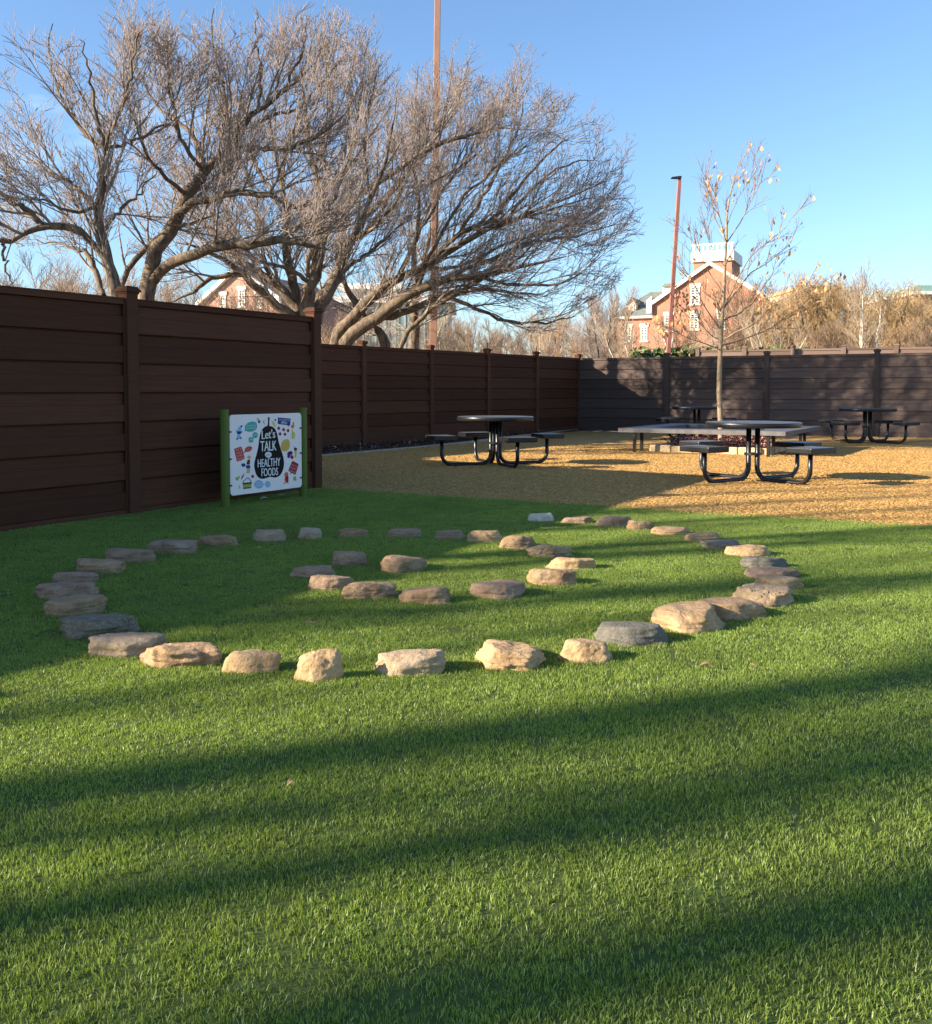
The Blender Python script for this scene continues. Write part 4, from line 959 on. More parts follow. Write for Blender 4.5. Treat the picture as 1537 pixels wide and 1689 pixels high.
def stone_material(name, a, b, c, pit=0.0, scale=9, speck=.3):
    n = NT(name); v = n.coord('Object'); info = n.n('ShaderNodeObjectInfo')
    off = n.n('ShaderNodeVectorMath', operation='ADD'); n.l(v, off.inputs[0]); sc = n.n('ShaderNodeVectorMath', operation='SCALE'); sc.inputs[0].default_value = (13, 7, 5); n.l(info.outputs['Random'], sc.inputs['Scale']); n.l(sc.outputs[0], off.inputs[1]); v = off.outputs[0]
    f = n.noise(v, scale, 7, .62, .5); g = n.noise(v, 60, 6, .7); st = n.n('ShaderNodeMapping'); st.inputs['Scale'].default_value = (3, 3, 26); n.l(v, st.inputs[0]); ly = n.noise(st.outputs[0], 2.2, 4)
    col = n.ramp(f, [(.28, a), (.52, b), (.75, c)]); col = n.mix(n.math('MULTIPLY', ly, .45), col, a); col = n.mix(n.ramp(g, [(.35, (speck, speck, speck)), (.6, (0, 0, 0))]), col, tuple(x * .45 for x in a))
    vo = n.n('ShaderNodeTexVoronoi'); vo.inputs['Scale'].default_value = 42; n.l(v, vo.inputs['Vector'])
    nb = n.bump(g, .9, .008); nb = n.bump(f, .7, .03, nb)
    if pit:
        pm = n.ramp(vo.outputs['Distance'], [(.12, (1, 1, 1)), (.30, (0, 0, 0))]); pz = n.math('MULTIPLY', pm, n.ramp(n.noise(v, 7, 2), [(.5, (0, 0, 0)), (.62, (pit, pit, pit))]))
        col = n.mix(pz, col, tuple(x * .3 for x in a)); nb = n.bump(n.math('SUBTRACT', 1.0, pz), .8, .012, nb)
    return n.bsdf(col, .88, nb, 0, .2)
SM = {'tan': stone_material('tan_sandstone', (.29, .175, .095), (.45, .30, .17), (.56, .40, .25)),
      'gold': stone_material('golden_sandstone', (.37, .23, .115), (.55, .365, .195), (.66, .47, .28), speck=.15),
      'rosy': stone_material('rosy_tan_sandstone', (.26, .165, .105), (.38, .26, .175), (.48, .35, .25)),
      'pale': stone_material('pale_sandstone', (.33, .235, .145), (.46, .345, .225), (.56, .44, .31)),
      'brown': stone_material('brown_grey_stone', (.29, .18, .095), (.40, .27, .155), (.50, .355, .225)),
      'purple': stone_material('purple_grey_stone', (.27, .175, .105), (.37, .255, .165), (.47, .34, .23)),
      'slate': stone_material('blue_grey_slate', (.125, .116, .095), (.185, .172, .142), (.26, .24, .20)),
      'rough': stone_material('rough_grey_stone', (.17, .135, .09), (.30, .25, .175), (.44, .375, .27), scale=26, speck=.6),
      'white': stone_material('chalky_white_stone', (.50, .45, .35), (.66, .60, .47), (.78, .72, .60)),
      'pit': stone_material('pitted_tan_sandstone', (.32, .215, .12), (.50, .36, .215), (.62, .47, .31), pit=1.0)}
# x0, x1, y top, y bottom, stone, roundness, turn, label, extras
PI = math.pi
ST = [
 (413, 469, 873.5, 895.6, 'pale', .25, .1, 'squared pale tan stone in the back row, between two gaps, nearest the picture board', {}),
 (488, 529, 870, 892, 'pale', .25, .5, 'small blocky pale stone in the back row, narrowest of its row', {}),
 (555, 608, 872.5, 888.6, 'brown', .3, 0, 'low grey-tan stone in the back row, third from the squared pale one', {}),
 (634, 694, 873.5, 888.6, 'purple', .3, 0, 'thin flat brown-grey stone in the back row, flattest left of centre', {}),
 (714, 767, 875, 891.6, 'purple', .5, .2, 'small lumpy grey-brown stone in the back row, left of the rounded tan one', {}),
 (320, 391, 883, 903, 'brown', .25, -.1, 'low brown stone at the back left, just left of the squared pale stone', {}),
 (234, 321, 891.6, 915, 'rosy', .2, -.1, 'flat-topped rosy brown slab at the back left, widest of its row', {}),
 (165, 250, 906.6, 930.7, 'purple', .35, 0, 'grey-brown slab in the back left curve, beside the rosy slab', {}),
 (114, 198, 924, 948, 'tan', .3, -.2, 'warm tan stone tapering to the right in the left curve', {}),
 (73, 152, 945, 966, 'rosy', .3, -.1, 'half hidden brown stone behind the leftmost blocky stone', {}),
 (41, 157, 961.7, 993, 'rosy', .22, 0, 'leftmost stone, a blocky rosy brown slab with a dented front', {'rough': 1.5}),
 (56, 159, 984, 1021, 'brown', .35, .25, 'smooth brown stone in the left curve with its left end rounded', {}),
 (69, 208, 1016, 1059.5, 'rough', .3, -.15, 'large dark grey stone with a coarse speckled top in the left curve', {'rough': 1.2}),
 (137, 262, 1045.5, 1089, 'pale', .15, .25, 'pale angular stone with a sharp front corner, between the dark grey and the cracked stones', {}),
 (216, 357, 1061, 1106, 'tan', .45, .05, 'large tan stone with a vertical crack at its left end', {'crack': True, 'rough': 1.4}),
 (356, 458.5, 1074, 1114.5, 'gold', .7, .1, 'smooth low tan stone rising to the right, just right of the cracked stone', {'rough': .7}),
 (482, 565, 1074, 1128, 'gold', .75, 0, 'tall rounded tan stone in the front row, nearest the viewer', {'rough': .9}),
 (616, 734, 1072.5, 1119, 'pale', .2, .1, 'broad flat-topped stone with small pits, in the middle of the front row', {'pits': 5}),
 (470, 554, 933.7, 957, 'purple', .4, 0, 'dark purple-grey flat stone at the left end of the inner curl', {}),
 (544.6, 605, 910.6, 936.7, 'purple', .4, .2, 'small grey stone at the top left of the inner curl', {}),
 (620, 704, 918.7, 949, 'brown', .35, -.1, 'brown-grey stone at the very centre of the spiral', {}),
 (503.5, 583, 951, 977, 'purple', .3, .15, 'purple-grey block in the inner curl, just below the dark flat one', {}),
 (560, 655, 960, 992, 'tan', .25, .3, 'rugged tan stone of the inner curl with a raised left shoulder', {'rough': 1.5}),
 (656, 745, 969, 999, 'tan', .45, 0, 'flat-topped tan stone at the bottom of the inner curl', {}),
 (769.6, 832, 876, 896.6, 'gold', .6, 0, 'rounded tan stone in the back row beside the lumpy grey-brown one', {}),
 (821.6, 890, 884, 908, 'brown', .6, 0, 'rounded grey-brown stone where the back row turns into the inner curl', {}),
 (870, 951, 899, 922.4, 'pit', .4, 0, 'tan stone with a dark pitted right end in the inner curl', {'pits': 6, 'rough': 1.4}),
 (896.6, 986, 920, 942.4, 'gold', .35, 0, 'flat golden-tan stone at the right end of the inner curl', {}),
 (869, 953.6, 938, 968, 'tan', .3, -.15, 'tan-brown stone of the inner curl with a steep front face', {}),
 (776, 869, 958, 992.4, 'rosy', .25, .15, 'brown wedge-shaped stone of the inner curl with a pale flat top', {}),
 (871, 917, 848, 862, 'white', .3, 0, 'small chalky white stone at the upper end of the outer curve', {}),
 (926.6, 980.7, 853, 865.4, 'rosy', .25, 0, 'thin pinkish-brown stone next to the chalky white one', {}),
 (983.6, 1052.7, 851.7, 870.8, 'rosy', .55, 0, 'thick rounded brown stone, third along from the chalky white one', {}),
 (1035.7, 1083.5, 859, 876.6, 'brown', .6, 0, 'small rounded grey-brown stone touching the thick rounded brown one', {}),
 (1078, 1145, 870.4, 885.4, 'gold', .45, 0, 'flat pale-tan stone in the upper right of the outer curve', {}),
 (1132.7, 1194, 879.5, 895.8, 'tan', .6, 0, 'low rounded tan-brown stone before the thin blue-grey slab', {}),
 (1162, 1231, 893, 908, 'slate', .12, 0, 'thin blue-grey slab, the flattest stone of the right curve', {}),
 (1201, 1280.5, 900.8, 920.8, 'gold', .5, 0, 'rounded light tan stone between the two blue-grey slabs', {}),
 (1229.7, 1308.4, 919.5, 941, 'slate', .12, 0, 'thick dark blue-grey slab with a straight square face', {}),
 (1237, 1331.7, 939, 958, 'rosy', .3, 0, 'pale grey-tan slab half hidden behind the rightmost golden stone', {}),
 (1238.8, 1334.6, 950, 975.7, 'gold', .55, -.1, 'rightmost stone, golden tan and tapering to the right', {}),
 (1220, 1326, 967.4, 1005.3, 'pit', .5, -.15, 'tan stone riddled with small round holes in the right curve', {'pits': 16, 'rough': 1.2}),
 (1159, 1277.6, 986.6, 1027, 'tan', .3, -.1, 'broad tan block with a flat grey-tinged top, beside the holed stone', {}),
 (1087, 1223.4, 997, 1050, 'gold', .7, -.25, 'long knobbly pale stone with a raised left lobe in the right curve', {'rough': .9, 'lumps': .17, 'dip': .08}),
 (985, 1119, 1027.8, 1070.7, 'slate', .4, -.1, 'large smooth dark grey stone in the lower right curve', {'rough': .7}),
 (922, 1022.7, 1056, 1097, 'gold', .5, -.2, 'smooth pale tan stone between the large dark grey and the hollowed golden ones', {}),
 (776, 903.7, 1057.8, 1110, 'gold', .6, -.12, 'large golden stone with hollows, at the right end of the front row', {'pits': 4, 'rough': 1.5, 'dip': .1}),
]
for i, (x0, x1, yt, yb, kind, rnd, turn, label, ex) in enumerate(ST):
    f = G((x0 + x1) / 2, yb); s = (G(x1, yb).x - G(x0, yb).x) / (x1 - x0); wd = (x1 - x0) * s
    lim = .085 if wd < .3 else .075
    if 'tall' in label: lim = .14
    for fac in (.58, .66, .74, .82, .9, .98, 1.06):       # depth and height that give the measured rise of the far edge
        dp = min(wd * (fac + .05 * math.sin(i * 2.3)), .48); best = None
        for h in [j * .004 + .03 for j in range(45)]:
            rel = Vector((f.x, f.y + dp * .72, h - EYE)); c, sn = math.cos(PITCH), math.sin(PITCH)
            yy = CY - FPX * (rel.y * sn + rel.z * c) / (rel.y * c - rel.z * sn)
            if best is None or abs(yy - yt) < best[0]: best = (abs(yy - yt), h)
        if best[1] <= lim: break
    h = max(.04, min(.15, best[1]))
    me = stone_mesh(200 + i * 7, wd * 1.03, dp, h + .014, rnd, ex.get('rough', 1.0), None, ex.get('pits', 0), ex.get('dip', 0), 5 if wd > .17 else 4, (0.12 * math.sin(i), .1), ex.get('crack', False), ex.get('lumps', 0))
    o = link('stepping_stone', me, SM[kind]); o.location = (f.x, f.y + dp / 2, 0.0); o.rotation_euler = (0, 0, turn * .6)
    tag(o, label, 'stone', 'stones laid out in a spiral on the turf')

# ------------------------------------------------------------------ dry leaves and a twig on the turf
M_leaf = simple('dry_tan_leaf', (.42, .29, .13), .7, .2, 30, .1)
def leaf(px, py, l, rz, label, mat=M_leaf, wv=.24, zz=.028):
    bm = bmesh.new(); n = 7; L_, R__, C_ = [], [], []
    for k in range(n):
        t = k / (n - 1); w = math.sin(math.pi * t) * l * wv; z = .010 * math.sin(t * 3.0); x = (t - .5) * l
        C_.append(bm.verts.new((x, 0, z))); L_.append(bm.verts.new((x, w + 1e-4, z + w * .45))); R__.append(bm.verts.new((x, -w - 1e-4, z + w * .45)))
    for k in range(n - 1): bm.faces.new((C_[k], C_[k + 1], L_[k + 1], L_[k])); bm.faces.new((C_[k], R__[k], R__[k + 1], C_[k + 1]))
    o = bm_obj('dry_leaf', bm, mat); g = G(px, py, zz); o.location = g; o.rotation_euler = (.15, -.1, rz); tag(o, label, 'leaf', 'dry leaves fallen on the turf')
leaf(480, 1293, .035, .9, 'curled tan leaf alone on the turf in front of the spiral')
leaf(427, 905, .05, .2, 'pale leaf on the turf just inside the spiral, below the squared pale stone')
leaf(1165, 1098, .06, -.1, 'brown leaf on the turf below the large dark grey stone', simple('brown_dry_leaf', (.22, .13, .065), .7), .18)
leaf(1240, 1100, .06, -1.0, 'narrow brown leaf on the turf at the lower right of the spiral', bpy.data.materials['brown_dry_leaf'], .12)
leaf(435, 823, .09, .3, 'white scrap of leaf beneath the picture board, left of its middle', simple('bleached_leaf', (.72, .70, .62), .7), .25)
leaf(463, 818, .09, .0, 'thin bleached leaf beneath the right half of the picture board', bpy.data.materials['bleached_leaf'], .12)
leaf(238, 856, .07, .4, 'brown leaf on the turf near the foot of the left fence post', bpy.data.materials['brown_dry_leaf'], .25)
leaf(313, 855, .08, .1, 'dull brown leaf on the turf midway between fence post and picture board', bpy.data.materials['brown_dry_leaf'], .2)
bm = bmesh.new(); tube(bm, [(-.035, 0, .04), (-.01, .004, .045), (.02, -.003, .043), (.045, .012, .05)], [.002, .003, .003, .0015], 6)
o = bm_obj('small_twig', bm, M_youngtwig); g = G(512, 1041); o.location = g; tag(o, 'short dry twig on the turf inside the spiral above the tall rounded stone', 'twig')
# ------------------------------------------------------------------ picture board
def flatmat(name, c): return simple(name, c, .55, .03, 5, 0, 0, .08)
PLm = flatmat('white_panel', (.95, .84, .79)); INK = flatmat('print_black', (.018, .014, .014)); WHT = flatmat('print_white', (.80, .78, .76))
TEAL = flatmat('print_teal', (.10, .42, .38)); RED = flatmat('print_red', (.62, .07, .06)); DRED = flatmat('print_dark_red', (.40, .03, .04)); YEL = flatmat('print_ochre', (.74, .46, .11))
LBL = flatmat('print_light_blue', (.28, .50, .66)); NAVY = flatmat('print_navy', (.03, .06, .24)); SKY = flatmat('print_sky_blue', (.25, .52, .75)); ORG = flatmat('print_orange', (.66, .19, .06)); BRN = flatmat('print_brown', (.12, .04, .03))
PUR = flatmat('print_purple', (.10, .03, .18)); GRN = flatmat('print_green', (.35, .42, .12)); YLW = flatmat('print_yellow', (.78, .62, .16)); GREY = flatmat('print_grey', (.30, .30, .30)); PINK = flatmat('print_pink', (.78, .36, .34))
sA = G(371.5, 838); sB = G(500.5, 820); sd = (sB - sA); SLEN = sd.length; sang = math.atan2(sd.y, sd.x)
sign = empty('picture_board', sA, sang, 'white picture board about healthy foods between two green posts, at the fence', 'sign')
pw = SLEN - .098; px0_ = .049; zb, zt = .115, .905
for x in (0, SLEN):
    bm = bmesh.new(); N = 40; H_ = .945
    prof = []
    for k in range(N):
        a = 2 * PI * k / N; rr = .042 - (.005 if k % 10 in (0,) else 0); prof.append((rr * math.cos(a + .4), rr * math.sin(a + .4)))
    lo = [bm.verts.new((p[0], p[1], -.1)) for p in prof]; hi = [bm.verts.new((p[0], p[1], H_)) for p in prof]
    for k in range(N): bm.faces.new((lo[k], lo[(k + 1) % N], hi[(k + 1) % N], hi[k]))
    po = bm_obj('post', bm, M_green, sign, True); po.location = (x, 0, 0)
    bm = bmesh.new(); tube(bm, [(0, 0, H_ - .004), (0, 0, H_ + .006), (0, 0, H_ + .014)], [.0445, .0445, .038], 24); bm_obj('post_cap', bm, M_green, po, False)
    bm = bmesh.new(); s_ = 1 if x == 0 else -1; box(bm, min(s_ * .035, s_ * .060), max(s_ * .035, s_ * .060), -.003, .016, .1, .90); bm_obj('side_channel', bm, M_green, po)
# panel: rounded corners
def rounded(x0, x1, z0, z1, r, n=6):
    pts = []
    for cx, cz, a0 in ((x1 - r, z1 - r, 0), (x0 + r, z1 - r, 90), (x0 + r, z0 + r, 180), (x1 - r, z0 + r, 270)):
        for k in range(n + 1): a = R(a0 + 90 * k / n); pts.append((cx + r * math.cos(a), cz + r * math.sin(a)))
    return pts
bm = bmesh.new(); prism(bm, rounded(px0_, px0_ + pw, zb, zt, .04), -.022, -.004); bmesh.ops.recalc_face_normals(bm, faces=bm.faces[:])
panel = bm_obj('panel', bm, PLm, sign)
def UV(x, y):
    """place on the panel from a measured place on the printed face"""
    t = (x - 250) / 1003.0; yt = 195 - 25 * t; yb = 1365 - 130 * t
    # the far side is foreshortened a little more
    u = t * (1 + .055 * (1 - t) * -1) 
    return (px0_ + pw * u, zt - (zt - zb) * (y - yt) / (yb - yt))
LAY = [0]
def flat(name, polys, mat, layer=1, raw=False, parent=None):
    bm = bmesh.new(); y = -.022 - .0012 * layer
    for poly in polys:
        pts = poly if raw else [UV(*p) for p in poly]
        a = [bm.verts.new((p[0], y, p[1])) for p in pts]; f = bm.faces.new(a); f.normal_update()
        if f.normal.y > 0: f.normal_flip()
    bm.normal_update()
    g = bmesh.ops.extrude_face_region(bm, geom=bm.faces[:]); 
    for v in [e for e in g['geom'] if isinstance(e, bmesh.types.BMVert)]: v.co.y = -.0221
    bmesh.ops.recalc_face_normals(bm, faces=bm.faces[:])
    return bm_obj(name, bm, mat, parent or panel)
def ell(cx, cy, rx, ry, rot=0, n=22):
    return [(cx + rx * math.cos(a) * math.cos(R(rot)) - ry * math.sin(a) * math.sin(R(rot)), cy + rx * math.cos(a) * math.sin(R(rot)) + ry * math.sin(a) * math.cos(R(rot))) for a in [2 * PI * k / n for k in range(n)]]
def smooth_poly(p, m=4):
    out = []; n = len(p)
    for i in range(n):
        a, b, c, d = p[i - 1], p[i], p[(i + 1) % n], p[(i + 2) % n]
        for k in range(m):
            f = k / m; out.append(tuple(0.5 * (2 * b[j] + (-a[j] + c[j]) * f + (2 * a[j] - 5 * b[j] + 4 * c[j] - d[j]) * f * f + (-a[j] + 3 * b[j] - 3 * c[j] + d[j]) * f ** 3) for j in (0, 1)))
    return out
pear = smooth_poly([(785, 358), (835, 366), (878, 405), (905, 475), (925, 580), (955, 690), (985, 790), (998, 880), (990, 960), (960, 1040), (915, 1085), (870, 1100), (830, 1095), (795, 1090), (750, 1105), (690, 1118), (640, 1100), (605, 1050), (585, 980), (580, 910), (595, 830), (620, 740), (640, 640), (655, 530), (675, 450), (708, 390), (745, 362)])
flat('pear', [pear], INK, 1); flat('pear_stem', [[(769, 362), (778, 300), (776, 234), (802, 230), (796, 300), (795, 362)]], INK, 1)
def text(s, box_, mat, layer=3, bold=.02, name='lettering', rot=0, shear=0):
    """lettering fitted into a measured box on the face: x0, x1, y top-left, y bottom-left, y top-right, y bottom-right"""
    cu = bpy.data.curves.new('t', 'FONT'); cu.body = s; cu.size = 1; cu.resolution_u = 3; cu.align_x = 'LEFT'
    ob = bpy.data.objects.new('t', cu); COL.objects.link(ob); dg = bpy.context.evaluated_depsgraph_get(); me = bpy.data.meshes.new_from_object(ob.evaluated_get(dg)); bpy.data.objects.remove(ob); bpy.data.curves.remove(cu)
    co = np.array([v.co[:] for v in me.vertices]); lo, hi = co.min(0), co.max(0); n_ = len(co)
    polys = [list(p.vertices) for p in me.polygons]; V, F = [], []
    x0, x1, a, b, c, d = box_; y = -.022 - .0012 * layer
    for q, sh in enumerate((0, -1, 1)) if bold > .012 else ((0, 0),):   # a heavier stroke: the letters laid twice more, a hair to each side
        for p in co:
            uu = (p[0] + sh * bold * .9 - lo[0]) / (hi[0] - lo[0]); vv = (p[1] - lo[1]) / (hi[1] - lo[1])
            yt = a + (c - a) * uu; yb = b + (d - b) * uu; X, Z = UV(x0 + (x1 - x0) * uu, yb + (yt - yb) * vv); V.append((X, y - .0003 * q, Z))
        F += [[i + q * n_ for i in p] for p in polys]
    m2 = bpy.data.meshes.new(name); m2.from_pydata(V, [], F); bpy.data.meshes.remove(me)
    return link(name, m2, mat, panel)
def word(s, box_, letters=None, name='lettering'):
    return text(s, box_, WHT, 3, .028, name)
word("Let's", (685, 872, 420, 548, 398, 528)); word("TALK", (666, 888, 575, 722, 568, 706))
flat('speech_bubble', [ell(776, 770, 47, 42), [(765, 805), (795, 805), (790, 835)]], WHT, 2); text('about', (745, 808, 760, 786, 752, 780), GREY, 4, .01)
word("HEALTHY", (626, 942, 838, 952, 812, 928)); word("FOODS", (677, 908, 968, 1086, 955, 1064))
# speech bubbles
flat('speech_bubble', [smooth_poly([(455, 370), (475, 330), (520, 300), (575, 292), (612, 310), (625, 355), (610, 405), (560, 435), (500, 438), (465, 425), (440, 430), (458, 405)])], TEAL, 1)
text('WHICH FOODS HELP', (472, 606, 345, 365, 335, 357), WHT, 3, .01); text('YOUR EYES SEE?', (468, 604, 378, 400, 372, 394), WHT, 3, .01)
flat('speech_bubble', [ell(597, 487, 37, 44)], TEAL, 1); flat('speech_bubble', [ell(538, 555, 34, 42), [(556, 530), (570, 512), (580, 524), (566, 540)]], TEAL, 1)
text('yes', (578, 618, 478, 500, 472, 494), WHT, 3, .0); text('no', (522, 556, 545, 566, 540, 562), WHT, 3, .0)
flat('speech_bubble', [[(918, 235), (1098, 252), (1090, 352), (1070, 350), (1066, 372), (1052, 347), (915, 328)]], NAVY, 1)
text("LET'S COUNT THE", (934, 1080, 254, 280, 262, 290), WHT, 3, .01); text('APPLES', (958, 1045, 290, 325, 296, 332), WHT, 3, .02)
flat('speech_bubble', [smooth_poly([(308, 700), (318, 680), (385, 655), (408, 658), (420, 690), (446, 800), (440, 830), (405, 850), (398, 862), (388, 852), (350, 868), (338, 850)], 2)], RED, 1)
for i, s in enumerate(('WHAT DO', 'YOUR', 'FAVORITE', 'FOODS?')): text(s, (322 + 6 * i, 410 + 8 * i, 690 + 44 * i, 722 + 44 * i, 668 + 44 * i, 698 + 44 * i), PINK, 3, .03)
flat('speech_bubble', [ell(502, 688, 55, 36, -28), [(425, 735), (462, 712), (470, 728), (432, 745)]], RED, 1); text('CARROTS', (468, 538, 698, 715, 668, 685), PINK, 3, .0)
flat('speech_bubble', [smooth_poly([(962, 610), (985, 570), (1030, 548), (1065, 555), (1083, 600), (1080, 660), (1052, 712), (1005, 725), (968, 705), (955, 660)])], YEL, 1)
for i, s in enumerate(('WHAT FOOD', 'MAKES YOU', 'STRONG?')): text(s, (972 + 4 * i, 1062 + 2 * i, 622 + 34 * i, 646 + 34 * i, 588 + 34 * i, 612 + 34 * i), YLW, 3, .02)
flat('speech_bubble', [[(1112, 868), (1128, 860), (1198, 900), (1206, 920), (1165, 1050), (1150, 1058), (1112, 1035), (1085, 1052), (1092, 1025), (1065, 1008), (1062, 990)]], DRED, 1)
for i, s in enumerate(("WHAT'S YOUR", 'FAVORITE', 'SNACK?')): text(s, (1102 - 14 * i, 1188 - 12 * i, 898 + 42 * i, 926 + 42 * i, 930 + 42 * i, 960 + 42 * i), PINK, 3, .02)
flat('speech_bubble', [ell(641, 1198, 63, 62), ell(765, 1197, 39, 46), [(700, 1192), (730, 1192), (730, 1202), (700, 1202)], [(572, 1190), (585, 1184), (585, 1204)]], LBL, 1)
for i, s in enumerate(("WHAT'S IN", 'YOUR', 'BASKET?')): text(s, (598, 684, 1166 + 24 * i, 1182 + 24 * i, 1160 + 24 * i, 1176 + 24 * i), WHT, 3, .0)
text('fruit', (742, 790, 1186, 1204, 1184, 1202), WHT, 3, 0)
# fruit and small pictures
for x, y in ((927, 392), (997, 412), (1060, 425), (945, 473), (1015, 477)):
    flat('apple', [ell(x, y, 20, 22)], DRED, 1); flat('apple_stalk', [[(x, y - 20), (x - 2, y - 34), (x + 5, y - 34), (x + 5, y - 20)]], BRN, 1)
flat('beet', [ell(556, 1083, 19, 24)], DRED, 1); flat('berries', [ell(655, 295, 15, 22, 20), ell(880, 272, 10, 16, 20)], BRN, 1)
flat('sprigs', [[(620, 248), (626, 244), (645, 275), (640, 278)], [(640, 240), (645, 238), (650, 270), (646, 272)], [(620, 272), (645, 285), (642, 290)]], BRN, 1)
flat('chilli_pepper', [smooth_poly([(732, 265), (722, 290), (724, 315), (735, 335), (716, 318), (714, 288)], 2)], DRED, 1)
flat('corn_cob', [smooth_poly([(832, 285), (850, 292), (872, 320), (885, 375), (862, 362), (840, 325)], 3)], YLW, 1)
flat('carrot', [smooth_poly([(440, 1048), (425, 1095), (396, 1128), (405, 1090), (428, 1052)], 2)], DRED, 1)
flat('leafy_greens', [ell(335, 1115, 14, 26, -25), ell(362, 1098, 13, 24, 20), ell(348, 1130, 12, 12), ell(1148, 1108, 20, 30, 15), ell(1160, 1130, 16, 18), [(1122, 1158), (1138, 1148), (1134, 1166)]], GRN, 1)
flat('yellow_pear', [ell(373, 1240, 15, 22), ell(373, 1215, 8, 12)], YLW, 1)
flat('basket', [[(418, 1175), (540, 1165), (532, 1250), (424, 1262)]], GRN, 1); flat('basket_band', [[(416, 1176), (541, 1165), (540, 1190), (418, 1200)], [(422, 1248), (534, 1236), (532, 1252), (424, 1265)]], BRN, 2)
hd = [(418, 1176), (424, 1150), (486, 1098), (496, 1098), (532, 1140), (540, 1168), (532, 1168), (525, 1145), (491, 1107), (432, 1152), (426, 1178)]
flat('basket_handle', [hd], INK, 1)
flat('grapes', [ell(1072, 760, 26, 38, 10), ell(1100, 745, 22, 28, -10), ell(1066, 795, 20, 25)], PUR, 1); flat('plum', [ell(1112, 805, 22, 28)], DRED, 2)
flat('cup', [[(1145, 690), (1184, 690), (1174, 815), (1156, 815)]], YEL, 1); flat('cup_top', [ell(1163, 690, 23, 22)], BRN, 2); flat('straw', [[(1130, 645), (1135, 642), (1158, 660), (1162, 680), (1155, 680), (1152, 664)]], RED, 1)
# four plain animal and child figures in their colours
flat('figure', [ell(385, 400, 24, 42, 8), ell(372, 510, 26, 32), [(345, 520), (365, 520), (358, 550), (340, 550)], [(385, 520), (408, 515), (408, 540), (388, 540)]], SKY, 1)
flat('figure_coat', [[(340, 405), (350, 425), (365, 432), (402, 432), (418, 430), (422, 442), (402, 455), (398, 470), (358, 478), (345, 450)], ell(408, 360, 12, 16, 20), [(340, 530), (358, 530), (354, 552), (338, 552)], [(388, 520), (408, 518), (408, 538), (390, 540)]], NAVY, 2)
flat('figure', [ell(510, 805, 25, 24), [(480, 960), (522, 965), (518, 1020), (476, 1015)]], YEL, 1)
flat('figure_coat', [[(492, 838), (522, 842), (520, 905), (498, 915), (470, 905)], [(478, 1018), (490, 1020), (488, 1034), (474, 1032)], [(497, 1020), (510, 1022), (508, 1034), (495, 1032)]], BRN, 1)
flat('figure_skirt', [[(470, 920), (522, 920), (522, 965), (480, 968), (462, 955)], ell(430, 918, 28, 26)], NAVY, 2)
flat('figure', [ell(1122, 440, 9, 70, -2), ell(1135, 490, 27, 48, 5), [(1075, 533), (1160, 525), (1160, 540), (1105, 542)]], YLW, 1); flat('figure_head', [ell(1125, 365, 24, 22, 25), ell(1135, 325, 10, 22)], ORG, 2)
flat('figure', [ell(1030, 1060, 28, 40, 5), ell(1032, 1130, 28, 45), [(1010, 1160), (1025, 1165), (1008, 1190), (985, 1192)], [(1040, 1165), (1058, 1160), (1058, 1190), (1048, 1190)]], ORG, 1); flat('figure_shirt', [ell(1036, 1105, 24, 32, 10), ell(1042, 1145, 16, 22)], DRED, 2)
for (x, y) in ((252, 440), (252, 832), (252, 1217), (1240, 388), (1240, 746), (1240, 1100)):
    u, v = UV(x, y); bm = bmesh.new(); box(bm, u - .016, u + .016, -.030, -.0225, v - .007, v + .007); bm_obj('clip', bm, M_fixture, sign)
# ------------------------------------------------------------------ buildings beyond the trees
def brickmat(name, a, b, mortar):
    n = NT(name); v = n.coord('Generated', (1, 1, 1)); br = n.n('ShaderNodeTexBrick'); n.l(n.coord('Object', (1, 1, 1)), br.inputs['Vector'])
    mpv = n.n('ShaderNodeTexCoord'); sep = n.n('ShaderNodeSeparateXYZ'); n.l(mpv.outputs['Object'], sep.inputs[0]); cb = n.n('ShaderNodeCombineXYZ')
    n.l(n.math('ADD', sep.outputs[0], sep.outputs[1]), cb.inputs[0]); n.l(sep.outputs[2], cb.inputs[1]); n.l(cb.outputs[0], br.inputs['Vector'])
    br.inputs['Color1'].default_value = (*a, 1); br.inputs['Color2'].default_value = (*b, 1); br.inputs['Mortar'].default_value = (*mortar, 1); br.inputs['Scale'].default_value = 1; br.inputs['Brick Width'].default_value = .22; br.inputs['Row Height'].default_value = .075; br.inputs['Mortar Size'].default_value = .006
    f = n.noise(mpv.outputs['Object'], .5, 4); c = n.mix(n.math('MULTIPLY', f, .4), br.outputs['Color'], tuple(x * .75 for x in a))
    return n.bsdf(c, .9, n.bump(br.outputs['Fac'], .2, .01), 0, .2)
M_brick = brickmat('orange_red_brick', (.38, .155, .095), (.46, .21, .13), (.45, .34, .26))
M_brickp = brickmat('pale_red_brick', (.38, .20, .14), (.46, .27, .20), (.44, .35, .29))
M_tanw = brickmat('tan_brick', (.38, .26, .14), (.46, .33, .19), (.45, .36, .24))
M_slate = simple('slate_roof', (.17, .185, .165), .8, .2, 2.5, .2); M_trim = simple('white_painted_trim', (.80, .77, .70), .6, .05, 2, .03)
M_glassd = simple('window_glass', (.10, .12, .12), .12, .2, 1, 0, 0, .8); M_cop = simple('green_metal_roof', (.20, .33, .30), .6)
M_glassg = simple('green_curtain_glass', (.22, .33, .31), .15, .25, .6, 0, 0, .8); M_conc = simple('pale_concrete', (.55, .50, .43), .85, .1, 1.5, .1)
class Face:
    """a wall plane at a depth: pixels -> local metres on it; x along the wall, z up"""
    def __init__(s, d): s.d = d
    def p(s, x, y): w = W(x, y, s.d); return (w.x, w.z)
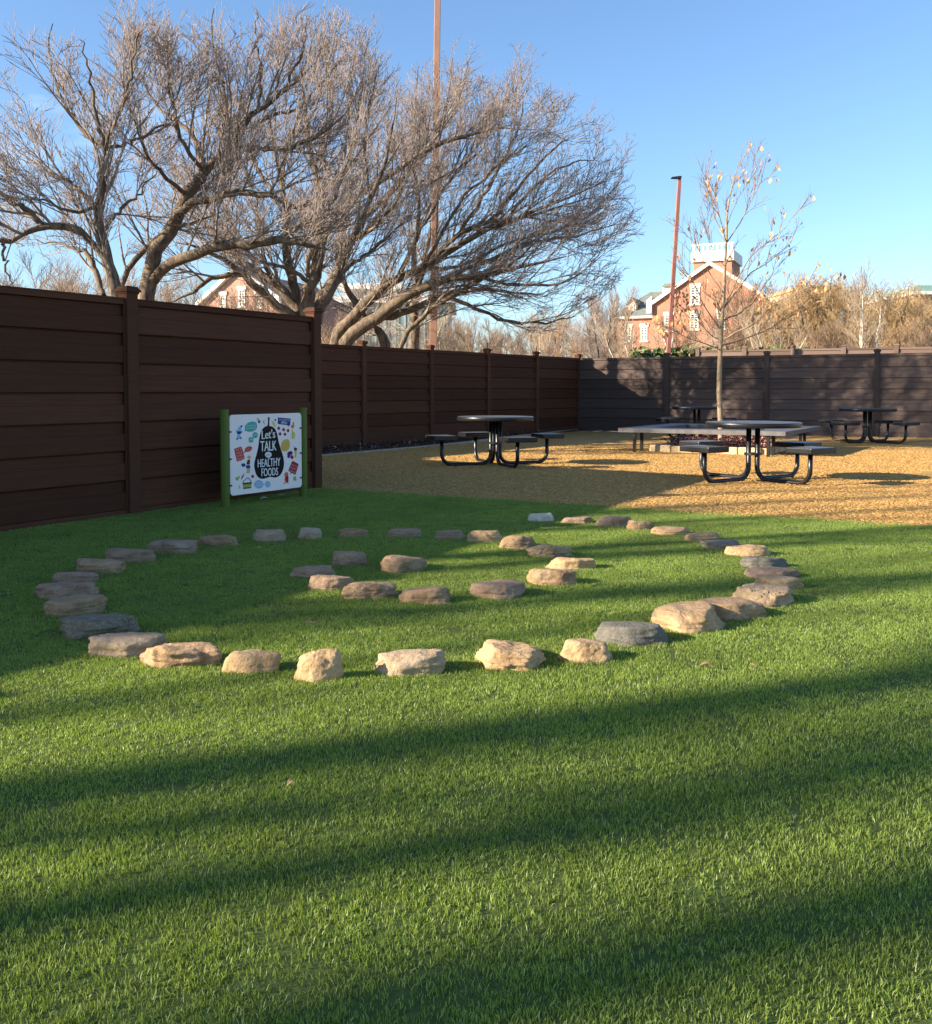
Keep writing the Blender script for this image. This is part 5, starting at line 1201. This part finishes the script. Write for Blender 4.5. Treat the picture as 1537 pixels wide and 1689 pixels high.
def block(name, root, d, pts, depth, mat):
    bm = bmesh.new(); prism(bm, pts, d, d + depth); bmesh.ops.recalc_face_normals(bm, faces=bm.faces[:]); return bm_obj(name, bm, mat, root)
def window(root, d, x0, x1, z0, z1, cols=2, rows=4, lintel=True):
    w = x1 - x0; t = .07
    bm = bmesh.new()
    box(bm, x0, x0 + t, d - .06, d + .02, z0, z1); box(bm, x1 - t, x1, d - .06, d + .02, z0, z1); box(bm, x0 + t, x1 - t, d - .06, d + .02, z1 - t, z1); box(bm, x0 + t, x1 - t, d - .06, d + .02, z0, z0 + t)
    if lintel: box(bm, x0 - .08, x1 + .08, d - .10, d + .02, z0 - .12, z0 - .002); box(bm, x0 - .08, x1 + .08, d - .08, d + .02, z1 + .002, z1 + .22)
    fr = bm_obj('window', bm, M_trim, root)
    bm = bmesh.new(); box(bm, x0 + t, x1 - t, d - .02, d + .02, z0 + t, z1 - t); bm_obj('pane', bm, M_glassd, fr)
    bm = bmesh.new()
    for k in range(1, cols): x = x0 + w * k / cols; box(bm, x - .03, x + .03, d - .045, d - .021, z0 + t, z1 - t)
    for k in range(1, rows): z = z0 + (z1 - z0) * k / rows; wd_ = .045 if k == rows // 2 else .022; box(bm, x0 + t, x1 - t, d - .050, d - .0215, z - wd_, z + wd_)
    bm_obj('glazing_bars', bm, M_trim, fr)
D1 = 70.0; F1 = Face(D1)
h = empty('brick_house', (0, 0, 0), 0, 'orange-red brick house with a white-edged gable, left of the young tree', 'house')
def rect(face, x0, y0, x1, y1): a = face.p(x0, y0); b = face.p(x1, y1); return a[0], b[0], b[1], a[1]
pe = F1.p(1077, 503); pa = F1.p(1165, 441); pr = F1.p(1253, 503); gx0, gx1 = pe[0], pr[0]
block('gable_wall', h, D1, [(gx0, 0), (gx1, 0), (gx1, pr[1]), (pa[0], pa[1]), (gx0, pe[1])], 12, M_brick)
t = .28
for (a, b) in (((gx0 - .15, pe[1] - .1), (pa[0], pa[1])), ((pa[0], pa[1]), (gx1 + .15, pr[1] - .1))):
    block('roof_trim', h, D1 - .25, [a, b, (b[0], b[1] + t), (a[0], a[1] + t)], .25, M_trim)
    block('roof', h, D1 + .01, [(a[0], a[1] + t * .3), (b[0], b[1] + t * .3), (b[0], b[1] + t * .9), (a[0], a[1] + t * .9)], 12, M_slate)
for (x0, y0, x1, y1, c, r_) in ((1136.6, 475, 1149.6, 502.5, 2, 6), (1096.5, 520, 1109, 545, 2, 6), (1135.5, 519, 1148, 544, 2, 6), (1176, 519, 1188, 544, 2, 6), (1216, 519, 1228, 544, 2, 6), (1097, 563, 1108, 590, 2, 6)):
    X0, X1, Z0, Z1 = rect(F1, x0, y0, x1, y1); window(h, D1, X0, X1, Z0, Z1, c, r_)
X0, X1, Z0, Z1 = rect(F1, 1077.5, 495, 1085, 516); block('corner_pier', h, D1 - .3, [(X0 - .35, Z0), (X0 - .01, Z0), (X0 - .01, Z1 + .3), (X0 - .35, Z1)], .6, M_trim)
# tower behind the ridge
Ft = Face(D1 + 5); sh = -2.3; a = Ft.p(1146, 435); b = Ft.p(1203, 435); a = (a[0] + sh, a[1]); b = (b[0] + sh, b[1]); zt_ = Ft.p(1146, 418)[1]; z0_ = 4.0
block('tower', h, D1 + 5, [(a[0], z0_), (b[0], z0_), (b[0], a[1]), (a[0], a[1])], 4, M_brick)
block('tower_top', h, D1 + 4.8, [(a[0] - .15, a[1]), (b[0] + .15, a[1]), (b[0] + .15, zt_), (a[0] - .15, zt_)], 4.4, M_trim)
bm = bmesh.new(); nx = 9
for k in range(nx): x = a[0] + (b[0] - a[0]) * k / (nx - 1); box(bm, x - .06, x + .06, D1 + 4.85, D1 + 5.0, zt_, zt_ + .42)
box(bm, a[0] - .15, b[0] + .15, D1 + 4.83, D1 + 5.02, zt_ + .42, zt_ + .54); o = bm_obj('balustrade', bm, M_trim, h)
# white block with a dark roof
Fb = Face(D1 + 3); a = Fb.p(1094.5, 473); b = Fb.p(1122, 489); a = (a[0] - 1.3, a[1]); b = (b[0] - 1.3, b[1]); block('attic_block', h, D1 + 3, [(a[0], b[1] - 2), (b[0], b[1] - 2), (b[0], a[1]), (a[0], a[1])], 3, M_trim)
c_ = Fb.p(1094.5, 468); block('attic_roof', h, D1 + 2.8, [(a[0], a[1]), (b[0] + .5, a[1]), (b[0] + .5, c_[1]), (a[0] + .2, c_[1])], 3.4, M_slate)
# left wing
Dw = D1 + 2.0; Fw = Face(Dw); e0 = Fw.p(1000, 523.8); e1 = Fw.p(1077, 523.8); block('wing_wall', h, Dw, [(e0[0], 0), (e1[0], 0), (e1[0], e1[1]), (e0[0], e1[1])], 8, M_brick)
block('cornice', h, Dw - .3, [(e0[0] - .3, e1[1]), (e1[0] - .01, e1[1]), (e1[0] - .01, e1[1] + .16), (e0[0] - .3, e1[1] + .16)], .3, M_trim)
rt = Face(Dw + 4).p(1022, 480.5); rt2 = Face(Dw + 4).p(1094, 480.5)
bm = bmesh.new(); vs = [bm.verts.new(p) for p in ((e0[0] - .3, Dw - .3, e1[1] + .162), (e1[0], Dw - .3, e1[1] + .162), (rt2[0], Dw + 4, rt2[1]), (rt[0], Dw + 4, rt[1]), (e0[0] - .3, Dw + 8.3, e1[1] + .162), (e1[0], Dw + 8.3, e1[1] + .162))]
for f in ((0, 1, 2, 3), (4, 3, 2, 5), (0, 3, 4), (1, 5, 2), (0, 4, 5, 1)): bm.faces.new([vs[i] for i in f])
bmesh.ops.recalc_face_normals(bm, faces=bm.faces[:]); bm_obj('wing_roof', bm, M_slate, h)
for (x0, y0, x1, y1) in ((1041, 538, 1051, 561), (1071, 538, 1075.5, 560), (1016, 538, 1026, 561)):
    X0, X1, Z0, Z1 = rect(Fw, x0, y0, x1, y1); window(h, Dw, X0, X1, Z0, Z1, 2, 5)
for x0, x1 in ((1044, 1057.5), (1015, 1027)):
    dF = Face(Dw + .6); X0, X1, Z0, Z1 = rect(dF, x0, 500, x1, 517); xm = (X0 + X1) / 2; pk = Z1 + .42
    dm = block('dormer', h, Dw + .6, [(X0, Z0), (X1, Z0), (X1, Z1), (xm, pk), (X0, Z1)], 3.0, M_trim); window(h, Dw + .6, X0 + .1, X1 - .1, Z0 + .1, Z1 - .02, 3, 4, False)
    for s0, s1 in (((X0 - .1, Z1 - .05), (xm, pk)), ((xm, pk), (X1 + .1, Z1 - .05))): block('dormer_roof', h, Dw + .45, [s0, s1, (s1[0], s1[1] + .12), (s0[0], s0[1] + .12)], 3.2, M_slate)

# brick building at left, behind the forked tree
D2 = 62.0; F2 = Face(D2); h2 = empty('brick_house', (0, 0, 0), 0, 'pale red brick gabled house seen through the bare trees above the left fence', 'house')
g0 = F2.p(318, 505); ga = F2.p(392, 446); g1 = F2.p(470, 500)
block('gable_wall', h2, D2, [(g0[0], 0), (g1[0], 0), g1, ga, g0], 10, M_brickp)
for a, b in ((g0, ga), (ga, g1)): block('roof_trim', h2, D2 - .3, [a, b, (b[0], b[1] + .3), (a[0], a[1] + .3)], .3, M_trim)
for x0, y0, x1, y1 in ((360, 486, 371, 508), (394, 478, 406, 505), (426, 486, 437, 508)):
    X0, X1, Z0, Z1 = rect(F2, x0, y0, x1, y1); window(h2, D2, X0, X1, Z0, Z1, 2, 5)

# glass-fronted building in the middle
D3 = 75.0; F3 = Face(D3); h3 = empty('glass_building', (0, 0, 0), 0, 'low building with pale green glass and tan piers behind the sweeping limbs', 'building')
X0, X1, Z0, Z1 = rect(F3, 548, 500, 742, 600); block('wall', h3, D3, [(X0, 0), (X1, 0), (X1, Z1), (X0, Z1)], 12, M_conc)
block('roof_slab', h3, D3 - .6, [(X0 - .4, Z1), (X1 + .4, Z1), (X1 + .4, Z1 + .5), (X0 - .4, Z1 + .5)], 13, M_trim)
a = F3.p(560, 470); b = F3.p(650, 470); block('upper_storey', h3, D3 + 3, [(a[0], Z1 + .5), (b[0], Z1 + .5), (b[0], a[1]), (a[0], a[1])], 8, M_conc); block('upper_roof', h3, D3 + 2.6, [(a[0] - .4, a[1]), (b[0] + .4, a[1]), (b[0] + .4, a[1] + .4), (a[0] - .4, a[1] + .4)], 9, M_trim)
n = 12
for k in range(n):
    xa = X0 + (X1 - X0) * (k + .06) / n; xb = X0 + (X1 - X0) * (k + .80) / n
    for z0, z1 in ((.6, 3.4), (3.6, Z1 - .25)):
        bm = bmesh.new(); box(bm, xa, xb, D3 - .06, D3 + .02, z0, z1); w_ = bm_obj('window', bm, M_glassg, h3)
        bm = bmesh.new(); xm = (xa + xb) / 2; box(bm, xm - .04, xm + .04, D3 - .10, D3 - .0615, z0, z1); box(bm, xa, xb, D3 - .095, D3 - .0625, (z0 + z1) / 2 - .04, (z0 + z1) / 2 + .04); bm_obj('glazing_bars', bm, M_conc, w_)
# tan building at right
D4 = 85.0; F4 = Face(D4); h4 = empty('tan_building', (0, 0, 0), 0, 'tan building with a green roof edge at the right margin', 'building')
a = F4.p(1508, 486); b = F4.p(1640, 600); block('wall', h4, D4, [(a[0], 0), (b[0], 0), (b[0], a[1]), (a[0], a[1])], 14, M_tanw)
c1 = F4.p(1506, 481)[1]; block('cornice', h4, D4 - .4, [(a[0] - .3, a[1]), (b[0] + .3, a[1]), (b[0] + .3, c1), (a[0] - .3, c1)], 14.6, M_trim)
c2 = F4.p(1506, 470)[1]; block('roof', h4, D4 + .2, [(a[0], c1), (b[0], c1), (b[0], c2), (a[0] + .2, c2)], 13, M_cop)
h5 = empty('tan_building', (0, 0, 0), 0, 'flat-topped tan building behind the tawny weeping trees', 'building')
F5 = Face(D4 - 6); a = F5.p(1318, 469); b = F5.p(1385, 469); block('wall', h5, D4 - 6, [(a[0], 0), (b[0], 0), (b[0], a[1] * .96), (a[0], a[1] * .96)], 12, M_tanw)
block('parapet', h5, D4 - 6.15, [(a[0] - .1, a[1] * .96), (b[0] + .1, a[1] * .96), (b[0] + .1, a[1] * .96 + .25), (a[0] - .1, a[1] * .96 + .25)], 12.3, M_tanw)
# clipped hedge
M_hedge = NT('hedge_leaf'); a = M_hedge.n('ShaderNodeAttribute'); a.attribute_name = 'tone'
M_hedge = M_hedge.bsdf(M_hedge.ramp(a.outputs['Fac'], [(0, (.03, .05, .015)), (.6, (.08, .12, .035)), (1, (.16, .19, .07))]), .7)
def hedge(px0, px1, ytop, d, label, seed):
    r = np.random.default_rng(seed); a = W(px0, ytop, d); b = W(px1, ytop, d); w = b.x - a.x; hgt = a.z; n = int(2600 * w / 8)
    cx_ = (a.x + b.x) / 2; X = r.uniform(-w / 2, w / 2, n); Z = r.uniform(0.8, 1, n) ** .7 * hgt * r.uniform(.55, 1, n) ** .5; Y = r.uniform(-.7, .7, n)
    top = hgt * (1 + .03 * np.sin(X * 1.3) + .02 * np.sin(X * 3.7)); Z = np.minimum(Z, top); 
    root = empty('hedge', (cx_, d, 0), 0, label, 'hedge')
    link('foliage', leaf_cloud(np.stack([X, Y, Z], -1), .16, r, .2), M_hedge, root)
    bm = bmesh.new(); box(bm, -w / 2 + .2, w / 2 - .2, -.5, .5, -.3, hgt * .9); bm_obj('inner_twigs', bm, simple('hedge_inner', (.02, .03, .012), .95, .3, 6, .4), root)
hedge(1044, 1180, 571, 38, 'dark green hedge top below the gabled house', 71)
hedge(1185, 1345, 572, 39, 'dark green hedge top right of the young tree trunk', 72)

def turn(root, px, d, deg, k):
    """the houses stand at an angle to the yard, their fronts toward the sun"""
    p = Vector((W(px, 500, d).x, d, 0)); M = Matrix.Rotation(R(deg), 4, 'Z') @ Matrix.Diagonal((k, 1, 1, 1))
    root.location = p - (M @ p); root.rotation_euler = (0, 0, R(deg)); root.scale = (k, 1, 1)
turn(h, 1100, 70, -24, 1.07); turn(h2, 392, 62, -20, 1.05)
